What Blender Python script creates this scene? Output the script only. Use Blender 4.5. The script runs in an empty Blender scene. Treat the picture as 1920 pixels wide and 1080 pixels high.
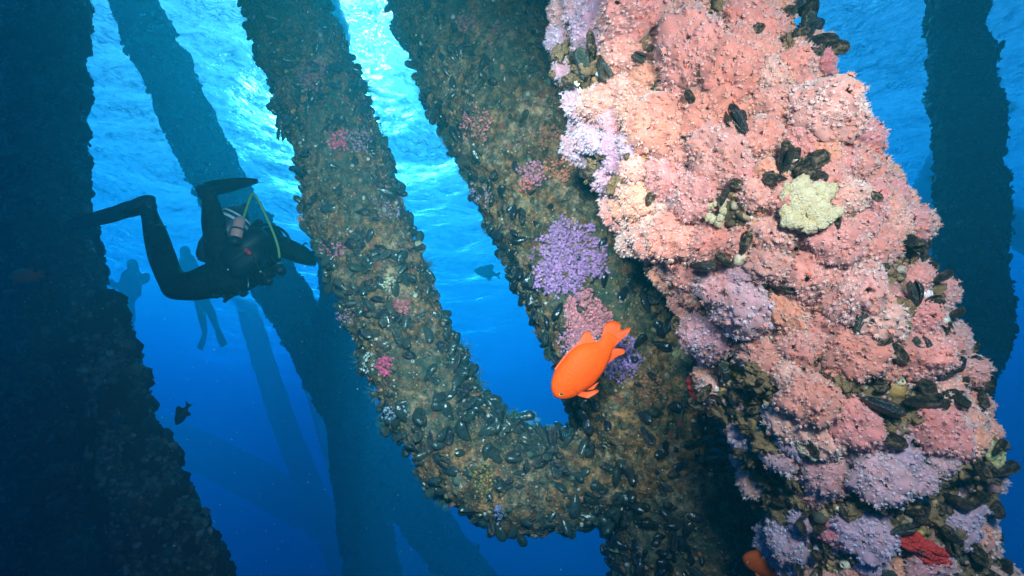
import bpy, math, random
import numpy as np
from mathutils import Vector, Matrix, Quaternion
R = math.radians
rng = np.random.default_rng(7)
random.seed(7)
C = bpy.context.scene.collection
SC = bpy.context.scene

# ------------------------------------------------------------------ camera
PITCH = 18.0                       # the camera looks slightly up towards the surface
FPX = 960.0                        # focal length in pixels of a 1920 px wide picture (90 degrees across)
cam_d = bpy.data.cameras.new('camera')
cam_d.sensor_width = 36.0
cam_d.lens = 18.0
cam_d.clip_start = 0.02
cam_d.clip_end = 400.0
cam = bpy.data.objects.new('camera', cam_d)
C.objects.link(cam)
cam.location = (0, 0, 0)
cam.rotation_euler = (R(90 + PITCH), 0, 0)
SC.camera = cam
FWD = np.array([0, math.cos(R(PITCH)), math.sin(R(PITCH))])
UP = np.array([0, -math.sin(R(PITCH)), math.cos(R(PITCH))])
RIGHT = np.array([1.0, 0, 0])

def at(x, y, d):
    """A point in the water, metres: direction through (x, y) of the photograph, d metres deep."""
    return FWD * d + RIGHT * ((x - 960) / FPX * d) + UP * ((540 - y) / FPX * d)

SURF = 5.2                         # water surface above the camera
BED = -24.0

# ------------------------------------------------------------------ world, sun, strobes, exposure
SUN_DIR = at(690, -60, 1.0); SUN_DIR = SUN_DIR / np.linalg.norm(SUN_DIR)     # towards the sun
elev = math.asin(SUN_DIR[2]); azim = math.atan2(SUN_DIR[0], SUN_DIR[1])
w = bpy.data.worlds.new('World'); SC.world = w; w.use_nodes = True
nt = w.node_tree; nt.nodes.clear()
sky = nt.nodes.new('ShaderNodeTexSky'); sky.sky_type = 'NISHITA'; sky.sun_disc = False
sky.sun_elevation = elev; sky.sun_rotation = azim
bg = nt.nodes.new('ShaderNodeBackground'); bg.inputs['Strength'].default_value = 0.15
wo = nt.nodes.new('ShaderNodeOutputWorld')
nt.links.new(sky.outputs[0], bg.inputs['Color']); nt.links.new(bg.outputs[0], wo.inputs['Surface'])

sun_d = bpy.data.lights.new('sun', 'SUN'); sun_d.energy = 3.2; sun_d.angle = R(0.5); sun_d.color = (1.0, 0.97, 0.92)
sun = bpy.data.objects.new('sun', sun_d); C.objects.link(sun)
sun.rotation_euler = Vector(SUN_DIR).to_track_quat('Z', 'Y').to_euler()

def strobe(loc, target, power, size=0.06, cone=110):
    """A diver's camera strobe: the lamp whose flash lit the near growth in the photograph."""
    d = bpy.data.lights.new('camera_strobe', 'SPOT'); d.energy = power; d.shadow_soft_size = size
    d.spot_size = R(cone); d.spot_blend = 0.9; d.color = (1.0, 0.90, 0.80)
    d.volume_factor = 0.15; o = bpy.data.objects.new('camera_strobe', d); C.objects.link(o); o.location = loc
    v = Vector(loc) - Vector(target)
    o.rotation_euler = v.to_track_quat('Z', 'Y').to_euler()
    return o

strobe((0.30, -0.04, 0.30), at(1520, 640, 1.0), 30, size=0.09, cone=150)
strobe((-0.08, 0.0, 0.28), at(770, 540, 1.7), 118, cone=78)
SC.view_settings.view_transform = 'Standard'
SC.view_settings.look = 'None'
SC.view_settings.exposure = 1.02
SC.view_settings.gamma = 1.0
SC.view_settings.use_curve_mapping = False
SC.cycles.use_denoising = True
SC.cycles.max_bounces = 6
SC.cycles.diffuse_bounces = 2
SC.cycles.glossy_bounces = 2
SC.cycles.transmission_bounces = 3
SC.cycles.volume_bounces = 1
SC.cycles.transparent_max_bounces = 8
SC.cycles.caustics_reflective = False
SC.cycles.caustics_refractive = False
SC.cycles.use_fast_gi = False

# ------------------------------------------------------------------ node helpers
def mat(name, rough=0.8, spec=0.3):
    m = bpy.data.materials.new(name); m.use_nodes = True
    t = m.node_tree; t.nodes.clear()
    o = t.nodes.new('ShaderNodeOutputMaterial'); p = t.nodes.new('ShaderNodeBsdfPrincipled')
    p.inputs['Roughness'].default_value = rough; p.inputs['Specular IOR Level'].default_value = spec
    t.links.new(p.outputs[0], o.inputs['Surface'])
    return m, t, p, o
def N(t, kind, **kw):
    n = t.nodes.new('ShaderNode' + kind)
    for k, v in kw.items():
        if k in n.inputs: n.inputs[k].default_value = v
        else: setattr(n, k, v)
    return n
def L(t, a, b): t.links.new(a, b)
def noise(t, co, scale, detail=4, rough=0.6, dist=0.0):
    n = N(t, 'TexNoise'); n.inputs['Scale'].default_value = scale; n.inputs['Detail'].default_value = detail
    n.inputs['Roughness'].default_value = rough; n.inputs['Distortion'].default_value = dist
    if co is not None: L(t, co, n.inputs['Vector'])
    return n.outputs['Fac']
def voro(t, co, scale, feature='F1', rnd=1.0):
    n = N(t, 'TexVoronoi'); n.feature = feature; n.inputs['Scale'].default_value = scale; n.inputs['Randomness'].default_value = rnd
    if co is not None: L(t, co, n.inputs['Vector'])
    return n
def ramp(t, fac, stops, interp='LINEAR'):
    n = N(t, 'ValToRGB'); n.color_ramp.interpolation = interp
    e = n.color_ramp.elements
    while len(e) < len(stops): e.new(0.5)
    for s, (p, c) in zip(e, stops):
        s.position = p; s.color = (c if len(c) == 4 else (*c, 1)) if hasattr(c, '__len__') else (c, c, c, 1)
    L(t, fac, n.inputs[0]); return n.outputs['Color']
def mixc(t, fac, a, b, mode='MIX'):
    n = N(t, 'Mix'); n.data_type = 'RGBA'; n.blend_type = mode
    for src, i in ((fac, 0), (a, 6), (b, 7)):
        if hasattr(src, 'links') or isinstance(src, bpy.types.NodeSocket): L(t, src, n.inputs[i])
        elif i == 0: n.inputs[0].default_value = src
        else: n.inputs[i].default_value = (*src, 1) if len(src) == 3 else src
    return n.outputs[2]
def math_(t, op, a, b=None, clamp=False):
    n = N(t, 'Math'); n.operation = op; n.use_clamp = clamp
    for i, s in enumerate((a, b)):
        if s is None: continue
        if isinstance(s, bpy.types.NodeSocket): L(t, s, n.inputs[i])
        else: n.inputs[i].default_value = s
    return n.outputs[0]
def bump(t, p, h, strength=0.5, dist=0.005, prev=None):
    n = N(t, 'Bump'); n.inputs['Strength'].default_value = strength; n.inputs['Distance'].default_value = dist
    L(t, h, n.inputs['Height'])
    if prev is not None: L(t, prev, n.inputs['Normal'])
    if p is not None: L(t, n.outputs[0], p.inputs['Normal'])
    return n.outputs[0]
def objco(t): return N(t, 'TexCoord').outputs['Object']
def plain(name, col, rough=0.6, spec=0.3, metallic=0.0):
    m, t, p, o = mat(name, rough, spec); p.inputs['Base Color'].default_value = (*col, 1); p.inputs['Metallic'].default_value = metallic
    return m

# ------------------------------------------------------------------ mesh helpers
def mesh(name, V, F, m=None, smooth=True, cols=None):
    me = bpy.data.meshes.new(name)
    V = np.asarray(V, dtype=np.float32)
    if isinstance(F, np.ndarray):
        k = F.shape[1]; n = F.shape[0]
        me.vertices.add(len(V)); me.vertices.foreach_set('co', V.ravel())
        me.loops.add(n * k); me.loops.foreach_set('vertex_index', F.astype(np.int32).ravel())
        me.polygons.add(n); me.polygons.foreach_set('loop_start', np.arange(0, n * k, k, dtype=np.int32))
        me.update(calc_edges=True)
    else:
        me.from_pydata([tuple(v) for v in V], [], [tuple(f) for f in F])
    if cols is not None:
        a = me.color_attributes.new('tint', 'FLOAT_COLOR', 'POINT')
        c = np.ones((len(V), 4), np.float32); c[:, :3] = cols; a.data.foreach_set('color', c.ravel())
    if smooth: me.polygons.foreach_set('use_smooth', np.ones(len(me.polygons), bool))
    if m: me.materials.append(m)
    me.validate(); me.update()
    return me
def ob(name, me, parent=None, M=None, **props):
    o = bpy.data.objects.new(name, me); C.objects.link(o)
    if parent is not None: o.parent = parent
    if M is not None: o.matrix_local = M
    for k, v in props.items(): o[k] = v
    return o
def thing(name, label, cat, loc=(0, 0, 0), group=None):
    o = bpy.data.objects.new(name, None); C.objects.link(o); o.location = loc
    o.empty_display_size = 0.1
    o['label'] = label; o['category'] = cat
    if group: o['group'] = group
    return o
class MB:
    """Collects shapes into one mesh."""
    def __init__(s): s.V = []; s.F = []; s.c = []; s.n = 0
    def add(s, V, F, col=None):
        V = np.asarray(V, float); s.V.append(V); s.F.append(np.asarray(F, int) + s.n); s.n += len(V)
        s.c.append(np.tile(np.asarray(col if col is not None else (1, 1, 1), float), (len(V), 1)) if np.ndim(col) < 2 else np.asarray(col))
    def build(s, name, m, smooth=True, cols=False):
        if all(f.shape[1] == s.F[0].shape[1] for f in s.F): F = np.concatenate(s.F)
        else: F = [tuple(r) for f in s.F for r in f]
        return mesh(name, np.concatenate(s.V), F, m, smooth, np.concatenate(s.c) if cols else None)

# ------------------------------------------------------------------ vectorised noise
_P = np.random.default_rng(11).random((64, 64, 64))
def vnoise(p):
    """Smooth value noise, -1..1, at an (n, 3) array of points."""
    i = np.floor(p).astype(int); f = p - i; f = f * f * (3 - 2 * f); r = 0
    for a in (0, 1):
        for b in (0, 1):
            for c in (0, 1):
                wgt = (f[:, 0] if a else 1 - f[:, 0]) * (f[:, 1] if b else 1 - f[:, 1]) * (f[:, 2] if c else 1 - f[:, 2])
                r = r + wgt * _P[(i[:, 0] + a) & 63, (i[:, 1] + b) & 63, (i[:, 2] + c) & 63]
    return r * 2 - 1
def fbm(p, scale, octaves=4, gain=0.5, seed=0.0):
    a = 1.0; s = 0; p = np.asarray(p) * scale + seed
    for k in range(octaves):
        s = s + a * vnoise(p); a *= gain; p = p * 2.03 + 7.7
    return s

def smooth_path(pts, n):
    """Catmull-Rom through rows (x, y, z, radius), n samples evenly spaced along the length."""
    P = np.asarray(pts, float); P = np.vstack([2 * P[0] - P[1], P, 2 * P[-1] - P[-2]])
    out = []
    for k in range(1, len(P) - 2):
        t = np.linspace(0, 1, 60, endpoint=False)[:, None]
        a, b, c, d = P[k - 1], P[k], P[k + 1], P[k + 2]
        out.append(0.5 * ((2 * b) + (-a + c) * t + (2 * a - 5 * b + 4 * c - d) * t ** 2 + (-a + 3 * b - 3 * c + d) * t ** 3))
    out.append(P[-2][None]); Q = np.vstack(out)
    s = np.concatenate([[0], np.cumsum(np.linalg.norm(np.diff(Q[:, :3], axis=0), axis=1))])
    u = np.linspace(0, s[-1], n)
    return np.stack([np.interp(u, s, Q[:, j]) for j in range(Q.shape[1])], 1), s[-1]
def frames(P):
    """Tangent, side and up vectors along a path, turned as little as possible."""
    T = np.gradient(P, axis=0); T /= np.linalg.norm(T, axis=1)[:, None]
    a = np.array([0, -1.0, 0]); a = a - T[0] * a.dot(T[0]); a /= np.linalg.norm(a)
    A = [a]
    for k in range(1, len(P)):
        a = A[-1] - T[k] * A[-1].dot(T[k]); A.append(a / np.linalg.norm(a))
    A = np.array(A); B = np.cross(T, A)
    return T, A, B
def grid_faces(n, m, wrap=True):
    i = np.arange(n - 1)[:, None]; j = np.arange(m if wrap else m - 1)[None]; k = (j + 1) % m
    return np.stack([i * m + j, i * m + k, (i + 1) * m + k, (i + 1) * m + j], -1).reshape(-1, 4)

def silhouette(rows, pad):
    """Axis points and radii of a round tube from the two edges it shows: rows are (x, y, depth, half width)."""
    r = np.array([q[:4] for q in rows], float); c = r[:, :2]; d = np.gradient(c, axis=0); d /= np.linalg.norm(d, axis=1)[:, None]
    out = []
    for (x, y, dep, hw), (dx, dy) in zip(r, d):
        e = []
        for s_ in (-1, 1):
            v = at(x - dy * hw * s_, y + dx * hw * s_, 1.0); e.append(v / np.linalg.norm(v))
        mid = e[0] + e[1]; mid /= np.linalg.norm(mid); al = 0.5 * math.acos(np.clip(e[0].dot(e[1]), -1, 1))
        D = dep / mid.dot(FWD); out.append((*(mid * D), max(0.02, D * math.sin(al) - pad)))
    return out

class Tube:
    """A growth-covered steel tube: px path rows are (x, y, depth, half width in px)."""
    def __init__(s, rows, n, m, amp=0.012, seed=0.0, scale=6, pad=0.0, disp=None, up=True, down=True):
        rows = silhouette(rows, pad)
        s.Q, s.len = smooth_path(rows, n); s.m = m
        # the member goes on past the picture: up to just above the surface, down into the deep
        def run(a, b, stop):
            v = a - b; v = v / np.linalg.norm(v[:3]); v[3] = 0
            return np.array([a + v * t_ for t_ in np.linspace(0, stop, 22)[1:]])
        q0, q1 = s.Q[0], s.Q[2]
        if up:
            g = max(0.15, (q0 - q1)[2] / np.linalg.norm((q0 - q1)[:3])); s.Q = np.vstack([run(q0, q1, min(18, (SURF + 0.3 - q0[2]) / g))[::-1], s.Q]) if q0[2] < SURF else s.Q
        if down: s.Q = np.vstack([s.Q, run(s.Q[-1], s.Q[-3], 7.0)])
        s.n = n = len(s.Q)
        s.T, s.A, s.B = frames(s.Q[:, :3])
        th = np.linspace(0, 2 * np.pi, m, endpoint=False)
        c, sn = np.cos(th)[None, :, None], np.sin(th)[None, :, None]
        s.dir = s.A[:, None] * c + s.B[:, None] * sn                    # n, m, 3
        base = s.Q[:, None, :3] + s.dir * s.Q[:, 3][:, None, None]
        flat = base.reshape(-1, 3)
        h = fbm(flat, scale, 5, 0.62, seed) * amp
        if disp is not None: h = h + disp(flat)
        s.h = h.reshape(n, m)
        s.V = base + s.dir * s.h[..., None]; s.V[..., 2] = np.minimum(s.V[..., 2], SURF + 0.35)
    def mesh(s, name, m): return mesh(name, s.V.reshape(-1, 3), grid_faces(s.n, s.m), m)
    def spot(s, i, j, lift=0.0):
        """Point on the surface, outward normal and tangent."""
        i = int(min(max(i, 1), s.n - 2)); j = int(j) % s.m
        return s.V[i, j] + s.dir[i, j] * lift, s.dir[i, j], s.T[i]
    def facing(s):
        """Grid samples that turn towards the camera and project inside the picture (with a margin)."""
        P = s.V.reshape(-1, 3); D = s.dir.reshape(-1, 3)
        v = -P / np.linalg.norm(P, axis=1)[:, None]
        f = (D * v).sum(1)
        dep = P @ FWD; x = 960 + FPX * (P @ RIGHT) / dep; y = 540 - FPX * (P @ UP) / dep
        ok = (f > -0.12) & (x > -60) & (x < 1980) & (y > -60) & (y < 1140) & (dep > 0)
        return np.nonzero(ok)[0], x, y, f
def basis(n, t, roll=0.0):
    """Rotation whose Z is n and whose X runs along t, rolled about n."""
    n = n / np.linalg.norm(n); t = t - n * t.dot(n); t = t / (np.linalg.norm(t) + 1e-9); b = np.cross(n, t)
    x = t * math.cos(roll) + b * math.sin(roll); y = np.cross(n, x)
    return Matrix(((x[0], y[0], n[0]), (x[1], y[1], n[1]), (x[2], y[2], n[2]))).to_4x4()
def place(p, n, t, roll, scale):
    s = scale if hasattr(scale, '__len__') else (scale,) * 3
    return Matrix.Translation(Vector(p)) @ basis(n, t, roll) @ Matrix.Diagonal((*s, 1))

# ------------------------------------------------------------------ the water
m = bpy.data.materials.new('sea_water'); m.use_nodes = True; t = m.node_tree; t.nodes.clear()
o = N(t, 'OutputMaterial')
sc_ = N(t, 'VolumeScatter'); sc_.inputs['Color'].default_value = (0.03, 0.77, 0.97, 1); sc_.inputs['Density'].default_value = 0.052; sc_.inputs['Anisotropy'].default_value = 0.45
ab = N(t, 'VolumeAbsorption'); ab.inputs['Color'].default_value = (0.20, 0.790, 0.950, 1); ab.inputs["Density"].default_value = 0.36
ad = N(t, 'AddShader'); L(t, sc_.outputs[0], ad.inputs[0]); L(t, ab.outputs[0], ad.inputs[1]); L(t, ad.outputs[0], o.inputs['Volume'])
X0 = 78.0
b = np.array([(x, y, z) for x in (-X0, X0) for y in (-20, 95.0) for z in (BED - 1, SURF + 1.0)])
bf = np.array([(0, 1, 3, 2), (4, 6, 7, 5), (0, 4, 5, 1), (2, 3, 7, 6), (0, 2, 6, 4), (1, 5, 7, 3)])
haze = ob('haze', mesh('haze', b, bf, m, False), kind='stuff', label='clear blue sea water filling the whole view')

# rippled surface seen from below
m = bpy.data.materials.new('water_surface'); m.use_nodes = True; t = m.node_tree; t.nodes.clear()
o = N(t, 'OutputMaterial'); geo = N(t, 'NewGeometry').outputs['Position']
n1 = noise(t, geo, 2.2, 4, 0.6, 0.6); n2 = noise(t, geo, 7.0, 4, 0.65, 0.8)
n3 = noise(t, geo, 20.0, 3, 0.6, 0.5)
h = math_(t, 'ADD', math_(t, 'ADD', n1, math_(t, 'MULTIPLY', n2, 0.75)), math_(t, 'MULTIPLY', n3, 0.16))
bn = bump(t, None, h, 1.0, 0.55)
gi = N(t, 'NewGeometry'); dp = N(t, 'VectorMath'); dp.operation = 'DOT_PRODUCT'; L(t, bn, dp.inputs[0]); L(t, gi.outputs['Incoming'], dp.inputs[1])
cs = math_(t, 'ABSOLUTE', dp.outputs['Value'])                      # within the critical angle one sees the sky, beyond it the wave mirrors the deep
fr = N(t, 'MapRange'); fr.interpolation_type = 'SMOOTHSTEP'; L(t, cs, fr.inputs['Value'])
fr.inputs['From Min'].default_value = 0.26; fr.inputs['From Max'].default_value = 0.74; fr.inputs['To Min'].default_value = 1.0; fr.inputs['To Max'].default_value = 0.03
tr = N(t, 'BsdfTransparent'); tr.inputs['Color'].default_value = (0.55, 0.90, 0.95, 1)
rf = N(t, 'BsdfRefraction'); rf.inputs['Color'].default_value = (1, 1, 1, 1); rf.inputs['Roughness'].default_value = 0.42; rf.inputs['IOR'].default_value = 1.12
L(t, bn, rf.inputs['Normal'])
gl = N(t, 'BsdfGlossy'); gl.inputs['Color'].default_value = (1, 1, 1, 1); gl.inputs['Roughness'].default_value = 0.08; L(t, bn, gl.inputs['Normal'])
a = N(t, 'MixShader'); a.inputs[0].default_value = 0.28; L(t, tr.outputs[0], a.inputs[1]); L(t, rf.outputs[0], a.inputs[2])
c = N(t, 'MixShader'); L(t, fr.outputs[0], c.inputs[0]); L(t, a.outputs[0], c.inputs[1]); L(t, gl.outputs[0], c.inputs[2])
L(t, c.outputs[0], o.inputs['Surface'])
xs = np.concatenate([np.linspace(-77, -12, 60)[:-1], np.linspace(-12, 12, 260), np.linspace(12, 77, 60)[1:]])
ys = np.concatenate([np.linspace(-19, 1, 20)[:-1], np.linspace(1, 22, 240), np.linspace(22, 94, 60)[1:]])
G = np.stack(np.meshgrid(xs, ys, indexing='ij'), -1).reshape(-1, 2)
z = 0.10 * np.sin(G[:, 0] * 0.9 + 0.6 * G[:, 1] + 1.5 * np.sin(G[:, 1] * .3)) + fbm(np.c_[G[:, 0] * 0.75, G[:, 1] * 1.25, G[:, 0] * 0], 0.8, 4, 0.5) * 0.16
V = np.c_[G, SURF + z]
ob('water_surface', mesh('water_surface', V, grid_faces(len(xs), len(ys), False), m), kind='structure')

# sandy sea bed far below
m, t, p, o = mat('sand'); co = objco(t); L(t, ramp(t, noise(t, co, 0.4, 6), [(0.3, (.16, .14, .11)), (0.7, (.30, .27, .21))]), p.inputs['Base Color'])
xs = np.linspace(-77.5, 77.5, 90); ys = np.linspace(-19.5, 94.5, 80)
G = np.stack(np.meshgrid(xs, ys, indexing='ij'), -1).reshape(-1, 2)
ob('seabed', mesh('seabed', np.c_[G, BED + fbm(np.c_[G, G[:, :1] * 0], 0.12, 4) * 0.5], grid_faces(90, 80, False), m), kind='structure')
# ------------------------------------------------------------------ materials of the growth
def crust_mat(name, dark=1.0, seed=0.0, pink=0.0):
    m, t, p, o = mat(name, 0.85, 0.25); co = objco(t)
    mp = N(t, 'Mapping'); mp.inputs['Location'].default_value = (seed, seed * 2, -seed); L(t, co, mp.inputs['Vector']); co = mp.outputs[0]
    a = noise(t, co, 9, 5, 0.65, 0.4); b_ = noise(t, co, 38, 5, 0.7); c_ = noise(t, co, 4.0, 3, 0.5)
    col = ramp(t, a, [(0.28, (.025, .040, .035)), (0.40, (.085, .075, .045)), (0.48, (.24, .12, .055)), (0.54, (.11, .10, .07)), (0.62, (.30, .20, .13)), (0.72, (.34, .13, .07))])
    fine = ramp(t, b_, [(0.32, (.14, .15, .15)), (0.48, (.9, .88, .85)), (0.64, (2.6, 2.3, 1.9))])
    col = mixc(t, 1.0, col, fine, 'MULTIPLY')
    col = mixc(t, ramp(t, c_, [(0.52, 0.0), (0.66, 0.6)]), col, (.035, .095, .075))
    sp = voro(t, co, 85); s1 = ramp(t, sp.outputs['Distance'], [(0.16, 1.0), (0.24, 0.0)])
    pick = ramp(t, N_sep(t, sp.outputs['Color']), [(0.80, 0.0), (0.82, 1.0)])
    col = mixc(t, math_(t, 'MULTIPLY', s1, pick), col, (.52, .48, .38))
    sp2 = voro(t, co, 30); pick2 = ramp(t, N_sep(t, sp2.outputs['Color']), [(0.86, 0.0), (0.88, 1.0)])
    s2 = ramp(t, sp2.outputs['Distance'], [(0.25, 0.8), (0.45, 0.0)])
    col = mixc(t, math_(t, 'MULTIPLY', s2, pick2), col, (.30, .09, .06))
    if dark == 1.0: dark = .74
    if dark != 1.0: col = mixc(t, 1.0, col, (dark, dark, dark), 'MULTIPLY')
    L(t, col, p.inputs['Base Color'])
    n = bump(t, None, b_, 1.0, 0.014); bump(t, p, voro(t, co, 120).outputs['Distance'], 0.7, 0.004, n)
    return m
def N_sep(t, c):
    n = N(t, 'SeparateColor'); L(t, c, n.inputs[0]); return n.outputs[0]
def tint_mat(name, rough=0.7, spec=0.3, obcol=True, mott=0.35, sc=60, bmp=0.004, sheen=0.0):
    """Vertex tint (what colour each polyp, shell or pebble is), times the object's own colour, with fine mottling."""
    m, t, p, o = mat(name, rough, spec); co = objco(t)
    v = N(t, 'VertexColor'); v.layer_name = 'tint'; c = v.outputs[0]
    if obcol:
        oi = N(t, 'ObjectInfo'); c = mixc(t, 1.0, c, oi.outputs['Color'], 'MULTIPLY')
    nn = noise(t, co, sc, 4, 0.65)
    c = mixc(t, 1.0, c, ramp(t, nn, [(0.3, (1 - mott,) * 3), (0.7, (1 + mott,) * 3)]), 'MULTIPLY')
    L(t, c, p.inputs['Base Color'])
    if bmp: bump(t, p, nn, 0.7, bmp)
    if sheen: p.inputs['Subsurface Weight'].default_value = .3; p.inputs['Subsurface Radius'].default_value = (1, .5, .4); p.inputs['Subsurface Scale'].default_value = .006
    if sheen: p.inputs['Sheen Weight'].default_value = sheen; p.inputs['Sheen Roughness'].default_value = 0.6
    return m
M_crust = crust_mat('encrusted_steel')
M_crust2 = crust_mat('encrusted_steel_olive', 0.8, 5.3)
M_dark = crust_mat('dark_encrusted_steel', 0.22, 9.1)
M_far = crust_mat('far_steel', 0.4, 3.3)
M_pebble = tint_mat('pebbly_growth', 0.8, 0.3, False)
M_polyp = tint_mat('anemone_flesh', 0.75, 0.2, True, 0.22, 35, 0.0, 0.35)
M_mat = tint_mat('anemone_mat', 0.8, 0.25, False, 0.35, 55, 0.006)
M_weed = tint_mat('green_weed', 0.8, 0.2, True, 0.3, 30, 0.0)
m, t, p, o = mat('mussel_shell', 0.30, 0.6); co = objco(t)
oi = N(t, 'ObjectInfo')
col = ramp(t, noise(t, co, 1.6, 5, 0.7, 0.5), [(0.34, (.006, .009, .014)), (0.48, (.012, .016, .020)), (0.60, (.05, .045, .03)), (0.74, (.22, .16, .10))])
col = mixc(t, ramp(t, oi.outputs['Random'], [(0.55, 0.0), (0.9, 0.55)]), col, (.03, .055, .045))
v = N(t, 'VertexColor'); v.layer_name = 'tint'; col = mixc(t, N_sep(t, v.outputs[0]), (.09, .06, .04), col)
L(t, col, p.inputs['Base Color'])
wv = N(t, 'TexWave'); wv.wave_type = 'RINGS'; wv.rings_direction = 'SPHERICAL'; wv.inputs['Scale'].default_value = 4.0; wv.inputs['Distortion'].default_value = 1.5; L(t, co, wv.inputs['Vector'])
nb = bump(t, None, wv.outputs['Fac'], 0.03, 0.01); bump(t, p, noise(t, co, 9, 4), 0.5, 0.05, nb)
M_mussel = m

# ------------------------------------------------------------------ mussel, barnacle, polyp, colony shapes (unit size, shared)
def mussel_mesh(gape, seed, rows=9, seg=7):
    """Two domed valves hinged at the umbo (x = 0) and open by gape at the broad end (x = 1)."""
    mb = MB(); r = np.random.default_rng(seed)
    bend = r.uniform(-0.10, 0.16)
    for s in (-1, 1):
        u = np.linspace(0, 1, rows); wdt = 0.26 * np.sqrt(np.clip(1 - (2 * np.clip(u, 0, 1) - 1.0) ** 2, 0, 1)) ** 0.9 * (0.55 + 0.55 * u) + 0.005
        V = []
        for k, uu in enumerate(u):
            for j in range(seg):
                a = math.pi * j / (seg - 1); w_ = wdt[k]
                y = math.cos(a) * w_ + bend * math.sin(math.pi * uu); h = math.sin(a) ** 0.8 * w_ * 0.68 + gape * uu * 0.5
                V.append((uu, y, s * h))
        F = grid_faces(rows, seg, False)
        if s < 0: F = F[:, ::-1]
        mb.add(V, F, (1, 1, 1))
        V2 = [(x, y * 0.96 + bend * 0.0, s * (abs(z) - 0.02)) for x, y, z in V]         # the pale inner lip
        mb.add(V2, F[:, ::-1], (0.15, 0, 0))
    return mb.build('mussel', M_mussel, True, True)
def shell_variant(me, m_):
    c = me.copy(); c.materials.clear(); c.materials.append(m_); return c
MUSSELS = [mussel_mesh(g, k) for k, g in enumerate((0.0, 0.02, 0.06, 0.10, 0.18, 0.28))]
m, t, p, o = mat('overgrown_shell', 0.55, 0.4); co = objco(t); oi = N(t, 'ObjectInfo')
g_ = ramp(t, noise(t, co, 3.2, 6, 0.75, 0.8), [(0.36, (.010, .012, .014)), (0.47, (.03, .028, .022)), (0.54, (.20, .13, .07)), (0.62, (.42, .30, .20)), (0.72, (.60, .36, .32))])
L(t, mixc(t, ramp(t, oi.outputs['Random'], [(.5, 0.0), (.8, .6)]), g_, (.015, .017, .02)), p.inputs['Base Color']); bump(t, p, noise(t, co, 7, 5, .7), .9, .09)
MUSSELS_OLD = [shell_variant(me_, m) for me_ in MUSSELS]
def barnacle_mesh(seed):
    r = np.random.default_rng(seed); mb = MB(); n = 8
    a = np.linspace(0, 2 * np.pi, n, endpoint=False); V = []
    for rad, z in ((0.5, 0), (0.42, 0.35), (0.26, 0.6), (0.18, 0.58), (0.14, 0.3)):
        rr = rad * (1 + 0.12 * np.cos(a * 4 + seed) + r.uniform(-0.08, 0.08, n))
        V += [(x, y, z) for x, y in zip(np.cos(a) * rr, np.sin(a) * rr)]
    c = np.array([(1, 1, 1)] * (4 * n) + [(.15, .12, .1)] * n)
    mb.add(V, grid_faces(5, n), c); return mb.build('barnacle', M_shellwhite, False, True)
M_shellwhite = tint_mat('barnacle_shell', 0.6, 0.4, True, 0.4, 3, 0.0)
BARN = [barnacle_mesh(k) for k in range(4)]

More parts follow.
